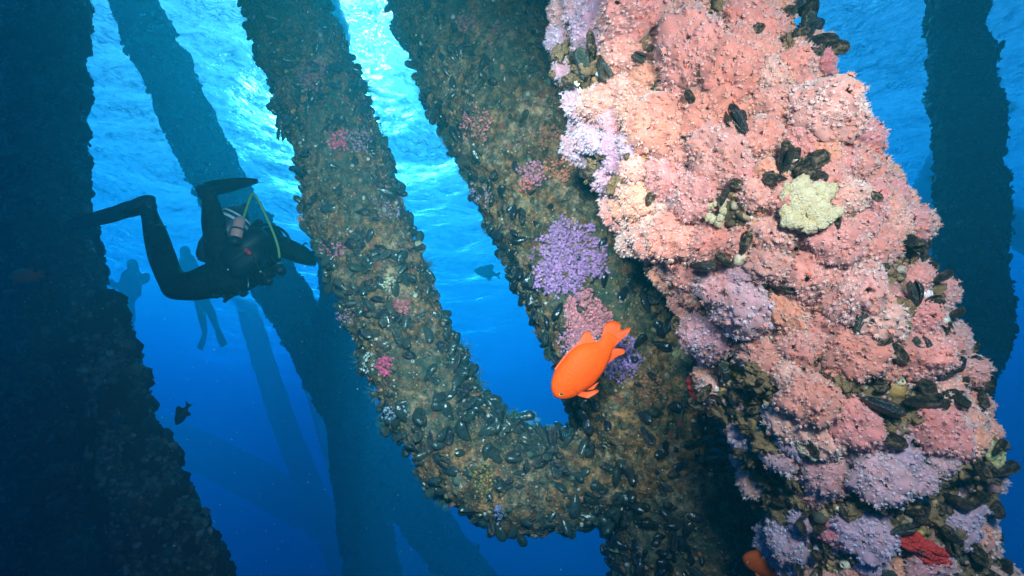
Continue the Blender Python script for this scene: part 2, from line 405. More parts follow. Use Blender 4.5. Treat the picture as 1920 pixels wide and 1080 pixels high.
def polyps(mb, P, Nn, r, col, rr, arms=9):
    """Strawberry anemones, all at once: a short column, a disc with a mouth, and a crown of club-tipped tentacles each."""
    P = np.asarray(P, float); n_ = len(P)
    if n_ == 0: return
    Nn = Nn / np.linalg.norm(Nn, axis=1)[:, None]; r = np.broadcast_to(np.asarray(r, float), (n_,))[:, None, None]; col = np.broadcast_to(col, (n_, 3))[:, None]
    t_ = np.cross(Nn, (0.3, 0.5, 0.81)); t_ /= np.linalg.norm(t_, axis=1)[:, None]; b_ = np.cross(Nn, t_)
    t_, b_, P_, N_ = t_[:, None], b_[:, None], P[:, None], Nn[:, None]
    k = 6; a = (np.arange(k) * 2 * np.pi / k)[None] + rr.uniform(0, 6, (n_, 1)); ca, sa = np.cos(a)[..., None], np.sin(a)[..., None]
    ring = lambda R_, z: P_ + (ca * t_ + sa * b_) * R_ * r + N_ * z * r
    V = np.concatenate([ring(0.62, -0.25), ring(0.60, 0.30), ring(0.22, 0.42), P_ + N_ * 0.30 * r], 1)
    F = [(i, (i + 1) % k, k + (i + 1) % k) for i in range(k)] + [(i, k + (i + 1) % k, k + i) for i in range(k)]
    F += [(k + i, k + (i + 1) % k, 2 * k + (i + 1) % k) for i in range(k)] + [(k + i, 2 * k + (i + 1) % k, 2 * k + i) for i in range(k)]
    F += [(2 * k + i, 2 * k + (i + 1) % k, 3 * k) for i in range(k)]
    one = np.ones((1, k, 1))
    c = np.concatenate([col * 0.80 * one, col * one, col * (1.0, .66, .62) * one, col * (.85, .35, .35)], 1)
    F = np.array(F); mb.add(V.reshape(-1, 3), (F[None] + (np.arange(n_) * 19)[:, None, None]).reshape(-1, 3), np.clip(c, 0, 1.3).reshape(-1, 3))
    th = (np.arange(arms) * 2 * np.pi / arms)[None] + rr.uniform(-.25, .25, (n_, arms)); d = t_ * np.cos(th)[..., None] + b_ * np.sin(th)[..., None]
    u = lambda lo, hi: rr.uniform(lo, hi, (n_, arms, 1))
    o_ = P_ + d * 0.52 * r + N_ * 0.25 * r; tip = o_ + (d * u(.4, .95) + N_ * u(.35, .95)) * u(.45, .90) * r
    s = np.cross(d, np.broadcast_to(N_, d.shape)) * r * 0.10; q = o_ + (tip - o_) * 0.82; up = N_ * 0.10 * r
    V = np.stack([o_ - s, o_ + s, o_ + up, q - s, q + s, q + up * 1.4, tip], 2)
    F = np.array([(0, 1, 4), (0, 4, 3), (1, 2, 5), (1, 5, 4), (2, 0, 3), (2, 3, 5), (3, 4, 6), (4, 5, 6), (5, 3, 6)])
    w_ = np.clip(col * (1.02, 1.22, 1.28) + 0.04, 0, 1.2); tc = np.clip(col * 0.72 + (0.26, .25, .26), 0, 1.2)
    c = np.stack([w_] * 3 + [(w_ + tc) / 2] * 3 + [tc], 2) * np.ones((n_, arms, 1, 1))
    mb.add(V.reshape(-1, 3), (F[None] + (np.arange(n_ * arms) * 7)[:, None, None]).reshape(-1, 3), c.reshape(-1, 3))
def dome(n_r, n_a):
    th = np.linspace(0.0, math.pi * 0.62, n_r); a = np.linspace(0, 2 * np.pi, n_a, endpoint=False)
    D = np.stack([np.sin(th)[:, None] * np.cos(a), np.sin(th)[:, None] * np.sin(a), np.cos(th)[:, None] * np.ones(n_a)], -1)
    return D.reshape(-1, 3), grid_faces(n_r, n_a)
def lumpy(D, seed, flat):
    r = 0.92 + 0.24 * fbm(D, 1.3, 3, 0.5, seed * 3.1) + 0.34 * np.abs(fbm(D, 3.8, 2, 0.5, seed * 1.7))
    V = D * r[:, None]; V[:, 2] *= flat; return V
def colony_mesh(R_m, seed):
    """A cushion of strawberry anemones, unit radius (R_m is its usual radius in metres and sets how many polyps it carries)."""
    rr = np.random.default_rng(seed); mb = MB()
    D, F = dome(14, 26); V = lumpy(D, seed, 0.75)
    mb.add(V, np.vstack([F[:, [0, 1, 2]], F[:, [0, 2, 3]]]), np.clip(np.array([.80, .62, .60]) * (0.9 + 0.3 * fbm(D, 5, 2, .5, seed))[:, None], 0, 1))
    pr = 0.0045 / R_m; n = int(5.2 / (pr * 1.5) ** 2 * 1.0)
    k = np.arange(n) + 0.5; z = 1 - k / n * 1.35; ph = k * 2.39996; q = np.sqrt(np.clip(1 - z * z, 0, 1))
    D = np.stack([q * np.cos(ph), q * np.sin(ph), z], 1) + rr.normal(0, 0.35 * pr, (n, 3)); D /= np.linalg.norm(D, axis=1)[:, None]
    P = lumpy(D, seed, 0.75); e = 0.02
    u = np.cross(D, [0.2, 0.9, 0.3]); u /= np.linalg.norm(u, axis=1)[:, None]; v_ = np.cross(D, u)
    Pu = lumpy((D + u * e) / np.linalg.norm(D + u * e, axis=1)[:, None], seed, .75); Pv = lumpy((D + v_ * e) / np.linalg.norm(D + v_ * e, axis=1)[:, None], seed, .75)
    Nn = np.cross(Pu - P, Pv - P); Nn /= np.linalg.norm(Nn, axis=1)[:, None]; Nn *= np.sign((Nn * D).sum(1))[:, None]
    patch = fbm(D, 2.2, 2, 0.5, seed + 9)
    g = rr.uniform(0.84, 1.1, n); x = patch + rr.normal(0, .25, n); col = np.tile([1.0, .93, .92], (n, 1))
    col[x > .35] = (1.08, .66, .50); col[x < -.45] = (.98, 1.15, 1.22)
    polyps(mb, P, Nn, pr * rr.lognormal(-.05, .22, n), np.clip(col * g[:, None], 0, 1.2), rr, 9)
    return mb.build('anemone_colony', M_polyp, True, True)
COL_S = [colony_mesh(0.032, 20 + k) for k in range(4)]
COL_M = [colony_mesh(0.050, 30 + k) for k in range(4)]
COL_L = [colony_mesh(0.070, 40 + k) for k in range(3)]

def tuft_mesh(seed, n=70, ln=1.0):
    rr = np.random.default_rng(seed); mb = MB()
    for i in range(n):
        d = rr.normal(0, 1, 3); d[2] = abs(d[2]) * 1.3 + 0.35; d /= np.linalg.norm(d); o_ = np.array([rr.normal(0, .25), rr.normal(0, .25), 0])
        s = np.cross(d, rr.normal(0, 1, 3)); s /= np.linalg.norm(s); w_ = 0.022; l_ = ln * rr.uniform(0.4, 1.0); c = rr.normal(0, .18, 3)
        A_, B_, T_ = o_, o_ + d * l_ * 0.5 + c * 0.5, o_ + d * l_ + c * 1.4
        V = [A_ - s * w_, A_ + s * w_, B_ + s * w_, B_ - s * w_, T_ + s * w_ * .3, T_ - s * w_ * .3]
        g = rr.uniform(0.6, 1.3); mb.add(V, [(0, 1, 2, 3), (3, 2, 4, 5)], (g, g, g))
    return mb.build('weed_tuft', M_weed, True, True)
TUFT = [tuft_mesh(k) for k in range(4)]
_ico = None
def blob_shapes():
    """A few irregular low pebbles."""
    out = []; base = np.array([(1, 0, 0), (-1, 0, 0), (0, 1, 0), (0, -1, 0), (0, 0, 1), (.6, .6, .5), (-.6, .6, .5), (.6, -.6, .5), (-.6, -.6, .5)], float)
    F = [(4, 5, 6), (4, 8, 7), (4, 6, 8), (4, 7, 5), (0, 2, 5), (2, 6, 5), (2, 1, 6), (1, 8, 6), (1, 3, 8), (3, 7, 8), (3, 0, 7), (0, 5, 7)]
    for k in range(6):
        r = np.random.default_rng(k + 60); out.append((base * r.uniform(0.6, 1.25, (9, 1)), F))
    return out
BLOBS = blob_shapes()
def M3(n, t_, roll):
    m_ = basis(n, t_, roll); return np.array(m_)[:3, :3]
def pebbles(tube, name, parent, n, size, palette, seed, where=None, kind_label=None):
    """Small growth (pebbly crust) on the side of a tube one can see: one part of kind stuff."""
    rr = np.random.default_rng(seed); idx, X, Y, f = tube.facing(); pick = rr.choice(idx, n); mb = MB()
    P = tube.V.reshape(-1, 3); D = tube.dir.reshape(-1, 3); pal = np.array(palette)
    for q in pick:
        if where is not None and not where(X[q], Y[q], rr): continue
        s = size * rr.lognormal(0, 0.45); Vb, F = BLOBS[rr.integers(6)]
        A_ = M3(D[q], tube.T[q // tube.m], rr.uniform(0, 6.3))
        V = (Vb * (1, rr.uniform(.6, 1.1), rr.uniform(.5, 1.1)) * s) @ A_.T + P[q] + rr.normal(0, 0.003, 3)
        mb.add(V, F, pal[rr.integers(len(pal))] * rr.uniform(0.5, 1.15))
    o = ob(name, mb.build(name, M_pebble, False, True), parent, kind='stuff')
    return o
PAL_OLD = [(.15, .12, .06), (.24, .15, .07), (.12, .12, .07), (.28, .16, .09), (.10, .12, .08), (.06, .08, .06), (.32, .25, .17), (.20, .09, .05), (.38, .17, .10), (.09, .14, .10), (.14, .12, .06), (.18, .13, .06), (.20, .17, .10), (.10, .09, .05), (.08, .07, .05), (.42, .40, .34)]

def scatter(tube, parent, n, seed, dens=None, edge=True, min_gap=0.0, size=(0.05, 0.085), extra=0, name='mussel', meshes=None, tilt=(0.05, 0.8), lift=0.0):
    """Mussels on the visible side: the first n as parts, `extra` more joined as stuff."""
    rr = np.random.default_rng(seed); idx, X, Y, f = tube.facing()
    P = tube.V.reshape(-1, 3); D = tube.dir.reshape(-1, 3); meshes = meshes or MUSSELS
    cand = rr.permutation(idx); got = []; pts = []
    for q in cand:
        if len(got) >= n + extra: break
        d_ = dens(X[q], Y[q], P[q]) if dens else 1.0
        if rr.random() > d_: continue
        if min_gap and pts and np.min(np.linalg.norm(np.array(pts) - P[q], axis=1)) < min_gap: continue
        pts.append(P[q]); got.append(q)
    mb = MB()
    for k, q in enumerate(got):
        s = rr.uniform(*size); nrm = D[q]; tg = tube.T[q // tube.m]
        ax = M3(nrm, tg, rr.uniform(0, 6.28))              # columns x, y, n
        tl = rr.uniform(*tilt)
        x = ax[:, 0] * math.cos(tl) + nrm * math.sin(tl); z0 = -ax[:, 0] * math.sin(tl) + nrm * math.cos(tl)
        ro = rr.uniform(-1.3, 1.3); y = ax[:, 1] * math.cos(ro) + z0 * math.sin(ro); z = np.cross(x, y)
        p0 = P[q] - x * s * (0.28 if tl > 0.5 else 0.1) + nrm * (lift * rr.uniform(.3, 1.2) - 0.003)
        Mx = Matrix([[x[i] * s, y[i] * s * 1.0, z[i] * s, p0[i]] for i in range(3)] + [[0, 0, 0, 1]])
        me = meshes[min(int(abs(rr.normal(0, 2.0))), len(meshes) - 1)]
        if k < n: ob(name, me, parent, Mx)
        else:
            A_ = np.array(Mx); V = np.array([v.co for v in me.vertices]) @ A_[:3, :3].T + A_[:3, 3]
            F = np.array([pl.vertices[:] for pl in me.polygons]); mb.add(V, F, (1, 1, 1))
    if mb.n: ob('mussel_bed', mb.build('mussel_bed', M_mussel, True, True), parent, kind='stuff')
    return got
def nearest(tube, x, y):
    idx, X, Y, f = tube.facing(); return idx[np.argmin((X[idx] - x) ** 2 + (Y[idx] - y) ** 2 + 4000 * (f[idx] < 0.02))]
def put_at(tube, x, y, me, size, parent, name, rr, color=None, lift=0.0, flat=1.0, aspect=1.0, roll=None):
    q = nearest(tube, x, y); P = tube.V.reshape(-1, 3)[q]; D = tube.dir.reshape(-1, 3)[q]
    o = ob(name, me, parent, place(P + D * lift, D, tube.T[q // tube.m], rr.uniform(0, 6.28) if roll is None else roll, (size, size * aspect, size * flat)))
    if color is not None: o.color = (*color, 1)
    return o
# ------------------------------------------------------------------ the two mid pilings: a brace that bends into a leg
PIL = 'growth-covered steel legs and braces of the rig'
def cl(px, py, x, y, r):
    return max(0.0, 1 - math.hypot(px - x, py - y) / r)
brace = thing('diagonal_brace', 'mussel-studded brown brace that bends like a J into the thick leg at the bottom', 'brace', at(700, 500, 1.8), PIL)
inv = Matrix.Translation(-Vector(at(700, 500, 1.8)))
def child_tube(tb, name, m, parent):
    o = ob(name, tb.mesh(name, m), parent); o.matrix_parent_inverse = parent.matrix_world.inverted() if False else Matrix.Translation(-parent.location)
    return o
# parts are laid out in world metres; each thing's empty keeps them there with a parent inverse
_ob = ob
def ob(name, me, parent=None, M=None, **props):
    o = _ob(name, me, parent, M, **props)
    if parent is not None:
        top = parent
        if top.type == 'EMPTY': o.matrix_parent_inverse = Matrix.Translation(-Vector(top.location))
        if M is not None: o.matrix_basis = M
    return o

A = Tube([(470, -330, 2.35, 80), (539, 0, 2.12, 83), (567, 100, 2.05, 83), (626, 250, 1.97, 88), (664, 400, 1.89, 94), (703, 500, 1.84, 95), (742, 600, 1.79, 94), (788, 700, 1.74, 92), (842, 800, 1.68, 98), (908, 875, 1.63, 106), (1010, 904, 1.60, 106), (1120, 895, 1.58, 100), (1220, 860, 1.60, 85)], 440, 160, 0.017, 1.0, 12, pad=.012, down=False)
ob('encrusted_tube', A.mesh('encrusted_tube', M_crust), brace)
leg = thing('rig_leg', 'thick brown encrusted leg with purple anemone patch behind the orange fish', 'piling', at(1100, 500, 1.9), PIL)
B = Tube([(800, -330, 2.25, 140), (888, 0, 2.05, 150), (990, 230, 1.9, 152), (1084, 440, 1.78, 148), (1186, 660, 1.68, 150), (1246, 850, 1.62, 154), (1310, 1080, 1.58, 152), (1380, 1400, 1.5, 150)], 440, 210, 0.019, 4.0, 11, pad=.006)
ob('encrusted_tube', B.mesh('encrusted_tube', M_crust2), leg)
pebbles(A, 'pebbly_crust', brace, 7000, 0.0040, PAL_OLD, 1)
pebbles(B, 'pebbly_crust', leg, 8000, 0.0038, PAL_OLD, 2)
def densA(x, y, p):
    base = 0.10 + 0.9 * max(0, fbm(np.array([p]), 11, 2)[0])
    axis = np.interp(y, [0, 200, 420, 620, 765, 855], [540, 605, 675, 740, 800, 880])
    e = abs(x - axis) / 100
    if y < 800: base += 0.35 * max(0, e - 0.5)
    base += 0.9 * cl(x, y, 1010, 810, 120) + 0.5 * cl(x, y, 740, 800, 60)
    return min(1, base)
def densB(x, y, p):
    axis = np.interp(y, [0, 230, 440, 660, 850, 1080], [885, 985, 1075, 1170, 1240, 1310])
    e = (axis - x) / 165
    return min(1, 0.9 * cl(x, y, 1200, 370, 70) + 0.9 * cl(x, y, 1280, 600, 70) + 0.8 * cl(x, y, 1310, 820, 90) + 0.9 * cl(x, y, 1060, 30, 60) + 0.06 + 0.8 * max(0, fbm(np.array([p]), 11, 2)[0]) + (0.6 * max(0, e - 0.45)) + 0.9 * cl(x, y, 1050, 810, 120) + (0.5 if y > 880 and e > 0 else 0))  # black mussels packed on the right side stand in for the shadowed hollow there
scatter(A, brace, 300, 5, densA, min_gap=0.007, size=(0.034, 0.074), extra=520)
scatter(B, leg, 300, 6, densB, min_gap=0.007, size=(0.030, 0.070), extra=560)
rr = np.random.default_rng(77)
def patch(tube, parent, x, y, rpx, color, n, seed, label=None, name='anemone_patch', size=0.026, flat=0.45):
    """A flat colony: a low cushion of polyps hugging the tube."""
    r_ = np.random.default_rng(seed); q = nearest(tube, x, y); P = tube.V.reshape(-1, 3); D = tube.dir.reshape(-1, 3)
    idx, X, Y, f = tube.facing(); mb = MB()
    wob = fbm(P[idx], 14, 3, .55, seed)
    dd_ = np.hypot(X[idx] - x, (Y[idx] - y) * 0.92) / rpx + wob * 0.42
    near = idx[r_.random(len(idx)) < np.clip((1.22 - dd_) * 2.2, 0, 1)]
    if len(near) == 0: return
    q = r_.choice(near, n)
    polyps(mb, P[q] + r_.normal(0, .004, (n, 3)) + D[q] * r_.uniform(.004, .012, (n, 1)), D[q] + r_.normal(0, .25, (n, 3)), 0.0044 * r_.uniform(.7, 1.3, n), np.clip(np.array(color) * r_.uniform(.6, 1.25, (n, 1)), 0, 1), r_, 7)
    o = ob(name, mb.build(name, M_mat, True, True), parent)
    if label: o['label'] = label
    if n < 60: o['kind'] = 'stuff'
patch(B, leg, 1076, 490, 56, (.56, .28, .60), 1600, 1, 'round purple patch of small anemones')
patch(B, leg, 1096, 598, 42, (.76, .26, .30), 1200, 2, 'rose pink patch of anemones')
patch(B, leg, 1080, 655, 32, (.62, .26, .40), 350, 12)
patch(B, leg, 1158, 672, 34, (.45, .25, .60), 450, 3, 'small violet patch beside the fish')
for x, y, r_, c, n in ((895, 230, 24, (.75, .22, .22), 120), (1000, 320, 24, (.68, .25, .35), 110), (988, 348, 12, (.8, .2, .18), 40), (1048, 318, 24, (.75, .24, .14), 100), (880, 45, 20, (.4, .15, .15), 90),
                       (930, 55, 12, (.4, .15, .18), 30), (1030, 260, 22, (.5, .18, .10), 80), (908, 365, 18, (.38, .3, .5), 70), (1190, 430, 36, (.45, .17, .08), 150), (1215, 720, 30, (.40, .17, .09), 90)):
    patch(B, leg, x, y, r_, c, n, int(x))
for x, y, r_, c, n in ((583, 138, 28, (.45, .14, .20), 140), (635, 263, 17, (.85, .12, .2), 90), (668, 268, 20, (.40, .25, .38), 90), (722, 684, 19, (.88, .10, .24), 110), (752, 577, 18, (.6, .16, .18), 80),
                       (698, 680, 12, (.6, .66, .6), 50), (622, 465, 18, (.65, .14, .25), 70), (730, 535, 14, (.6, .62, .42), 50), (738, 780, 24, (.30, .46, .60), 120), (650, 590, 15, (.45, .25, .35), 60),
                       (905, 900, 18, (.35, .28, .06), 60), (935, 955, 10, (.2, .25, .5), 30), (560, 420, 12, (.5, .2, .1), 30), (728, 385, 20, (.35, .25, .4), 50)):
    patch(A, brace, x, y, r_, c, n, int(x) + 3)
m, t, p, o = mat('yellow_sponge', 0.8, 0.2); co = objco(t); L(t, ramp(t, noise(t, co, 3, 4), [(.3, (.42, .36, .12)), (.7, (.75, .7, .4))]), p.inputs['Base Color']); bump(t, p, noise(t, co, 12, 3), .6, .05); M_sponge = m
def lump(seed, m_, amp=0.3, n_r=10, n_a=16, name='lump', flat=0.8, sc=2.0):
    D, F = dome(n_r, n_a); r_ = 1 + amp * fbm(D, sc, 4, .6, seed); V = D * r_[:, None]; V[:, 2] *= flat; return mesh(name, V, F, m_)
put_at(A, 797, 458, lump(3, M_sponge), 0.022, brace, 'sponge', rr)
put_at(B, 1268, 660, lump(5, M_sponge), 0.012, leg, 'sponge', rr)
for k in range(70):                                                    # weed fuzz, mostly along the edges
    tb, par = (A, brace) if k % 2 else (B, leg)
    idx, X, Y, f = tb.facing(); e = idx[(f[idx] < 0.35) & (f[idx] > -0.05)] if k % 5 else idx
    if tb is B: e = e[X[e] < np.interp(Y[e], [0, 440, 1080], [885, 1075, 1310]) + (200 if k % 5 == 0 else 0)]
    q = rr.choice(e); o = ob('weed_tuft', TUFT[k % 4], par, place(tb.V.reshape(-1, 3)[q], tb.dir.reshape(-1, 3)[q], tb.T[q // tb.m], rr.uniform(0, 6), rr.uniform(.018, .038)))
    o.color = (.07, .14, .10, 1) if k % 3 else (.15, .12, .06, 1)
for k in range(150):                                                   # pale barnacles
    tb, par = (A, brace) if k % 2 else (B, leg)
    idx = tb.facing()[0]; q = rr.choice(idx)
    for j in range(1):
        o = ob('barnacle', BARN[k % 4], par, place(tb.V.reshape(-1, 3)[q], tb.dir.reshape(-1, 3)[q], tb.T[q // tb.m], rr.uniform(0, 6), rr.uniform(.007, .016)))
        g = rr.uniform(.15, .55); o.color = (g, g * .96, g * .85, 1)

# ------------------------------------------------------------------ the big pink piling in front
pinkt = thing('anemone_piling', 'big near piling smothered in pink and lilac strawberry anemones', 'piling', at(1480, 500, 1.0), PIL)
def billow(p):
    return 0.050 * (np.abs(fbm(p, 8.0, 2, .5, 31.0)) ** 0.8) + 0.020 * fbm(p, 3.0, 2, .5, 3.0) - 0.014
K = Tube([(1130, -330, 1.12, 170), (1238, -10, 1.08, 190), (1284, 130, 1.07, 228), (1360, 250, 1.05, 250), (1408, 330, 1.03, 252), (1482, 430, 1.01, 232), (1543, 540, 1.0, 236), (1567, 640, 1.0, 236), (1597, 725, .99, 238), (1618, 810, .985, 212), (1645, 900, 0.98, 200), (1660, 1000, .98, 198), (1680, 1090, .98, 192), (1750, 1400, .98, 190)], 460, 400, 0.006, 2.0, 20, pad=0.026, disp=billow)
RUB = [(1760, 480, 40), (1560, 690, 30), (1720, 560, 40), (1480, 470, 26), (1430, 520, 30), (1660, 640, 50), (1740, 950, 60), (1540, 960, 40), (1680, 930, 40), (1370, 10, 75), (1110, 130, 62), (1150, 315, 55), (1380, 400, 62), (1490, 315, 48), (1690, 480, 62), (1760, 560, 55), (1680, 730, 90), (1230, 165, 25), (1400, 700, 75), (1395, 790, 85), (1500, 60, 70),
       (1480, 930, 70), (1620, 940, 60), (1330, 590, 40), (1590, 580, 34), (1780, 700, 50), (1800, 900, 90), (1700, 1010, 60), (1390, 620, 35), (1560, 1040, 60), (1320, 340, 0), (1200, 60, 34), (1800, 1040, 70), (1640, 830, 40), (1440, 860, 50), (1380, 240, 24), (1845, 860, 50)]
LIL = [(1110, 60, 80), (1130, 270, 75), (1060, 20, 60), (1390, 560, 60), (1350, 650, 60), (1400, 780, 60), (1500, 850, 30), (1650, 850, 120), (1480, 1010, 110), (1620, 1020, 90), (1100, 110, 40), (1760, 900, 90), (1310, 470, 20), (1060, 200, 40), (1420, 830, 60), (1740, 1060, 40)]
def rub(x, y): return max(cl(x, y, *r_) for r_ in RUB if r_[2])
def lil(x, y): return max(cl(x, y, *r_) for r_ in LIL)
KP = K.V.reshape(-1, 3); KD = K.dir.reshape(-1, 3); kidx, KX, KY, kf = K.facing()
rv = np.zeros(len(KP)); lv = np.zeros(len(KP))
for x, y, r_ in RUB:
    if r_: rv = np.maximum(rv, 1 - np.hypot(KX - x, KY - y) / r_)
for x, y, r_ in LIL: lv = np.maximum(lv, 1 - np.hypot(KX - x, KY - y) / r_)
rv = np.clip(rv, 0, 1); lv = np.clip(lv, 0, 1); nz = fbm(KP, 12, 3, .5, 8)
wr = np.clip((rv - 0.16 + 0.25 * nz) * 5, 0, 1)[:, None]; wl = np.clip(lv * 3 + nz * .4, 0, 1)[:, None]
basec = np.array([.40, .15, .12]) * (1 + .25 * nz[:, None]); basec = basec * (1 - wl) + np.array([.36, .21, .30]) * wl  # crust tint darkened to paint shade into the gaps between the cushions
brown = np.array([.13, .09, .05]) * (1 + .6 * nz[:, None])
ob('living_crust', mesh('living_crust', KP, grid_faces(K.n, K.m), M_mat, True, np.clip(basec * (1 - wr) + brown * wr, 0.01, 1)), pinkt)
# loose polyps carpeting the crust between the cushions
mb = MB(); r2 = np.random.default_rng(5); vis = kidx[kf[kidx] > -0.05]; q = r2.permutation(vis)[:14000]; q = q[r2.random(len(q)) > wr[q, 0] * .93][:6000]; n = len(q)
c = np.where(r2.random((n, 1)) > .2, [[.82, .36, .32]], [[.86, .30, .18]]); c = c * (1 - wl[q]) + np.array([.58, .38, .52]) * wl[q]
polyps(mb, KP[q] + KD[q] * .001, KD[q] + r2.normal(0, .25, (n, 3)), 0.0046 * r2.uniform(.7, 1.25, n), np.clip(c * r2.uniform(.7, 1.2, (n, 1)), 0, 1), r2, 7)
ob('anemone_carpet', mb.build('anemone_carpet', M_mat, True, True), pinkt, kind='stuff')
# the cushions
PINKS = [(.86, .40, .34), (.86, .46, .40), (.84, .37, .35), (.88, .42, .30), (.86, .52, .46), (.80, .36, .31)]
LILS = [(.54, .40, .56), (.60, .40, .52), (.64, .36, .44), (.52, .40, .54)]
# cushions one can pick out in the photograph: x, y, radius px, colour
KEY = [(1118, 52, 46, (.62, .40, .58)), (1062, 25, 30, (.72, .42, .44)), (1045, 130, 28, (.62, .38, .5)), (1112, 255, 44, (.66, .46, .62)), (1165, 285, 40, (.56, .34, .52)), (1150, 330, 34, (.6, .36, .5)),
       (1240, 240, 58, (.84, .36, .28)), (1200, 205, 46, (.8, .36, .28)), (1345, 290, 60, (.84, .44, .40)), (1290, 90, 66, (.85, .38, .34)), (1400, 60, 62, (.84, .36, .32)), (1370, 130, 60, (.84, .34, .28)),
       (1330, 210, 62, (.84, .35, .27)), (1540, 215, 66, (.84, .46, .42)), (1605, 265, 40, (.82, .34, .36)), (1480, 130, 54, (.84, .38, .33)), (1450, 205, 48, (.84, .40, .34)), (1540, 110, 34, (.72, .24, .28)),
       (1680, 345, 34, (.80, .34, .36)), (1620, 380, 54, (.84, .36, .36)), (1270, 440, 50, (.82, .36, .30)), (1290, 505, 42, (.80, .36, .33)), (1330, 455, 46, (.80, .34, .30)), (1395, 565, 62, (.68, .44, .52)),
       (1350, 540, 40, (.7, .38, .42)), (1510, 520, 58, (.82, .38, .34)), (1600, 540, 60, (.82, .44, .42)), (1700, 590, 48, (.82, .32, .32)), (1765, 650, 52, (.80, .36, .34)), (1770, 560, 44, (.76, .38, .38)),
       (1345, 650, 52, (.66, .46, .58)), (1430, 665, 44, (.78, .36, .30)), (1500, 640, 60, (.82, .38, .34)), (1600, 660, 56, (.80, .33, .27)), (1515, 745, 58, (.82, .36, .30)), (1600, 790, 56, (.82, .34, .34)),
       (1745, 800, 62, (.86, .34, .34)), (1830, 690, 40, (.78, .36, .34)), (1485, 1005, 52, (.58, .42, .56)), (1550, 880, 52, (.70, .38, .42)), (1650, 890, 54, (.66, .44, .54)), (1620, 1000, 56, (.58, .42, .58)),
       (1470, 850, 40, (.62, .42, .5)), (1870, 890, 36, (.66, .40, .44)), (1575, 1000, 32, (.80, .24, .30)), (1760, 860, 34, (.64, .44, .52)), (1400, 810, 36, (.6, .42, .52)), (1700, 420, 40, (.80, .36, .36)),
       (1640, 460, 44, (.82, .36, .32)), (1560, 450, 50, (.82, .38, .36)), (1440, 490, 40, (.74, .40, .36)), (1730, 1050, 42, (.66, .34, .40)), (1420, 260, 40, (.82, .36, .30)), (1250, 330, 44, (.80, .36, .36)),
       (1310, 370, 44, (.82, .38, .36)), (1550, 330, 36, (.78, .36, .32)), (1800, 620, 32, (.72, .38, .38)), (1820, 760, 40, (.78, .36, .34)), (1665, 690, 30, (.8, .36, .3)), (1560, 700, 36, (.82, .34, .28))]
r3 = np.random.default_rng(21)
def cushion(q, Rm, col):
    me = (COL_S if Rm < .036 else COL_M if Rm < .056 else COL_L); me = me[r3.integers(len(me))]
    a_ = r3.uniform(.85, 1.15)
    o = ob('anemone_colony', me, pinkt, place(KP[q] - KD[q] * Rm * r3.uniform(-.38, .05), KD[q], K.T[q // K.m], r3.uniform(0, 6.28), (Rm * a_, Rm / a_, Rm * r3.uniform(.95, 1.3)))); o.color = (*col, 1)
used = []
for x, y, rp, c in KEY:
    rp *= .80 if y > 600 else .92
    q = nearest(K, x, y); d_ = KP[q] @ FWD; cushion(q, rp / FPX * d_, c); used.append((KP[q], rp / FPX * d_))
n = len(KEY)
for q in r3.permutation(vis):
    if n >= 225: break
    if wr[q, 0] > 0.10: continue
    Rm = r3.choice([.024, .032, .040, .050], p=[.3, .35, .25, .1])
    if any(np.linalg.norm(KP[q] - u) < (Rm + r_) * 0.72 for u, r_ in used): continue
    used.append((KP[q], Rm)); n += 1
    base = LILS[r3.integers(4)] if wl[q, 0] > .5 else PINKS[r3.integers(6)]
    cushion(q, Rm, base)
print('cushions', n)
# rubble: mussels, pebbles and barnacles where the anemones leave gaps
scatter(K, pinkt, 245, 9, lambda x, y, p: (1.0 if rub(x, y) > .12 else 0.07), min_gap=0.012, lift=0.028, meshes=MUSSELS_OLD, size=(0.022, 0.048), tilt=(0.0, 1.1))
PAL_NEW = [(.20, .14, .08), (.30, .20, .11), (.12, .09, .05), (.35, .24, .15), (.16, .10, .06), (.50, .40, .30), (.05, .05, .04), (.62, .34, .30), (.40, .22, .12), (.24, .15, .08), (.08, .07, .06), (.5, .3, .1)]
pebbles(K, 'shell_rubble', pinkt, 16000, 0.0046, PAL_NEW, 3, lambda x, y, r_: r_.random() < (1.0 if rub(x, y) > .12 else 0.14))
k = 0
for q in r3.permutation(vis):
    if k >= 170: break
    if rv[q] < .2 and r3.random() > .03: continue
    k += 1; g = r3.uniform(.35, .9)
    o = ob('barnacle', BARN[k % 4], pinkt, place(KP[q] + KD[q] * .004, KD[q] + r3.normal(0, .3, 3), K.T[q // K.m], r3.uniform(0, 6), r3.uniform(.008, .018))); o.color = (g, g * r3.uniform(.75, .97), g * r3.uniform(.6, .9), 1)
shp = [lump(k + 70, crust_mat('brown_lump', 2.3, 2.0), .55, 12, 18, 'encrusted_lump', .9, 2.6) for k in range(1)] ; shp += [lump(k + 80, shp[0].materials[0], .55, 12, 18, 'encrusted_lump', .9, 2.6) for k in range(4)]
RX = np.array([r_[:2] for r_ in RUB if r_[2]], float); k = 0
for q in r3.permutation(vis):                                          # brown encrusted lumps among the mussels
    if k >= 110: break
    if wr[q, 0] < .6 and r3.random() > .02: continue
    k += 1; s_ = r3.uniform(.010, .024)
    ob('encrusted_lump', shp[k % 5], pinkt, place(KP[q] + KD[q] * r3.uniform(.0, .022), KD[q] + r3.normal(0, .3, 3), K.T[q // K.m], r3.uniform(0, 6), (s_, s_ * r3.uniform(.6, 1), s_ * r3.uniform(.6, 1.2))))
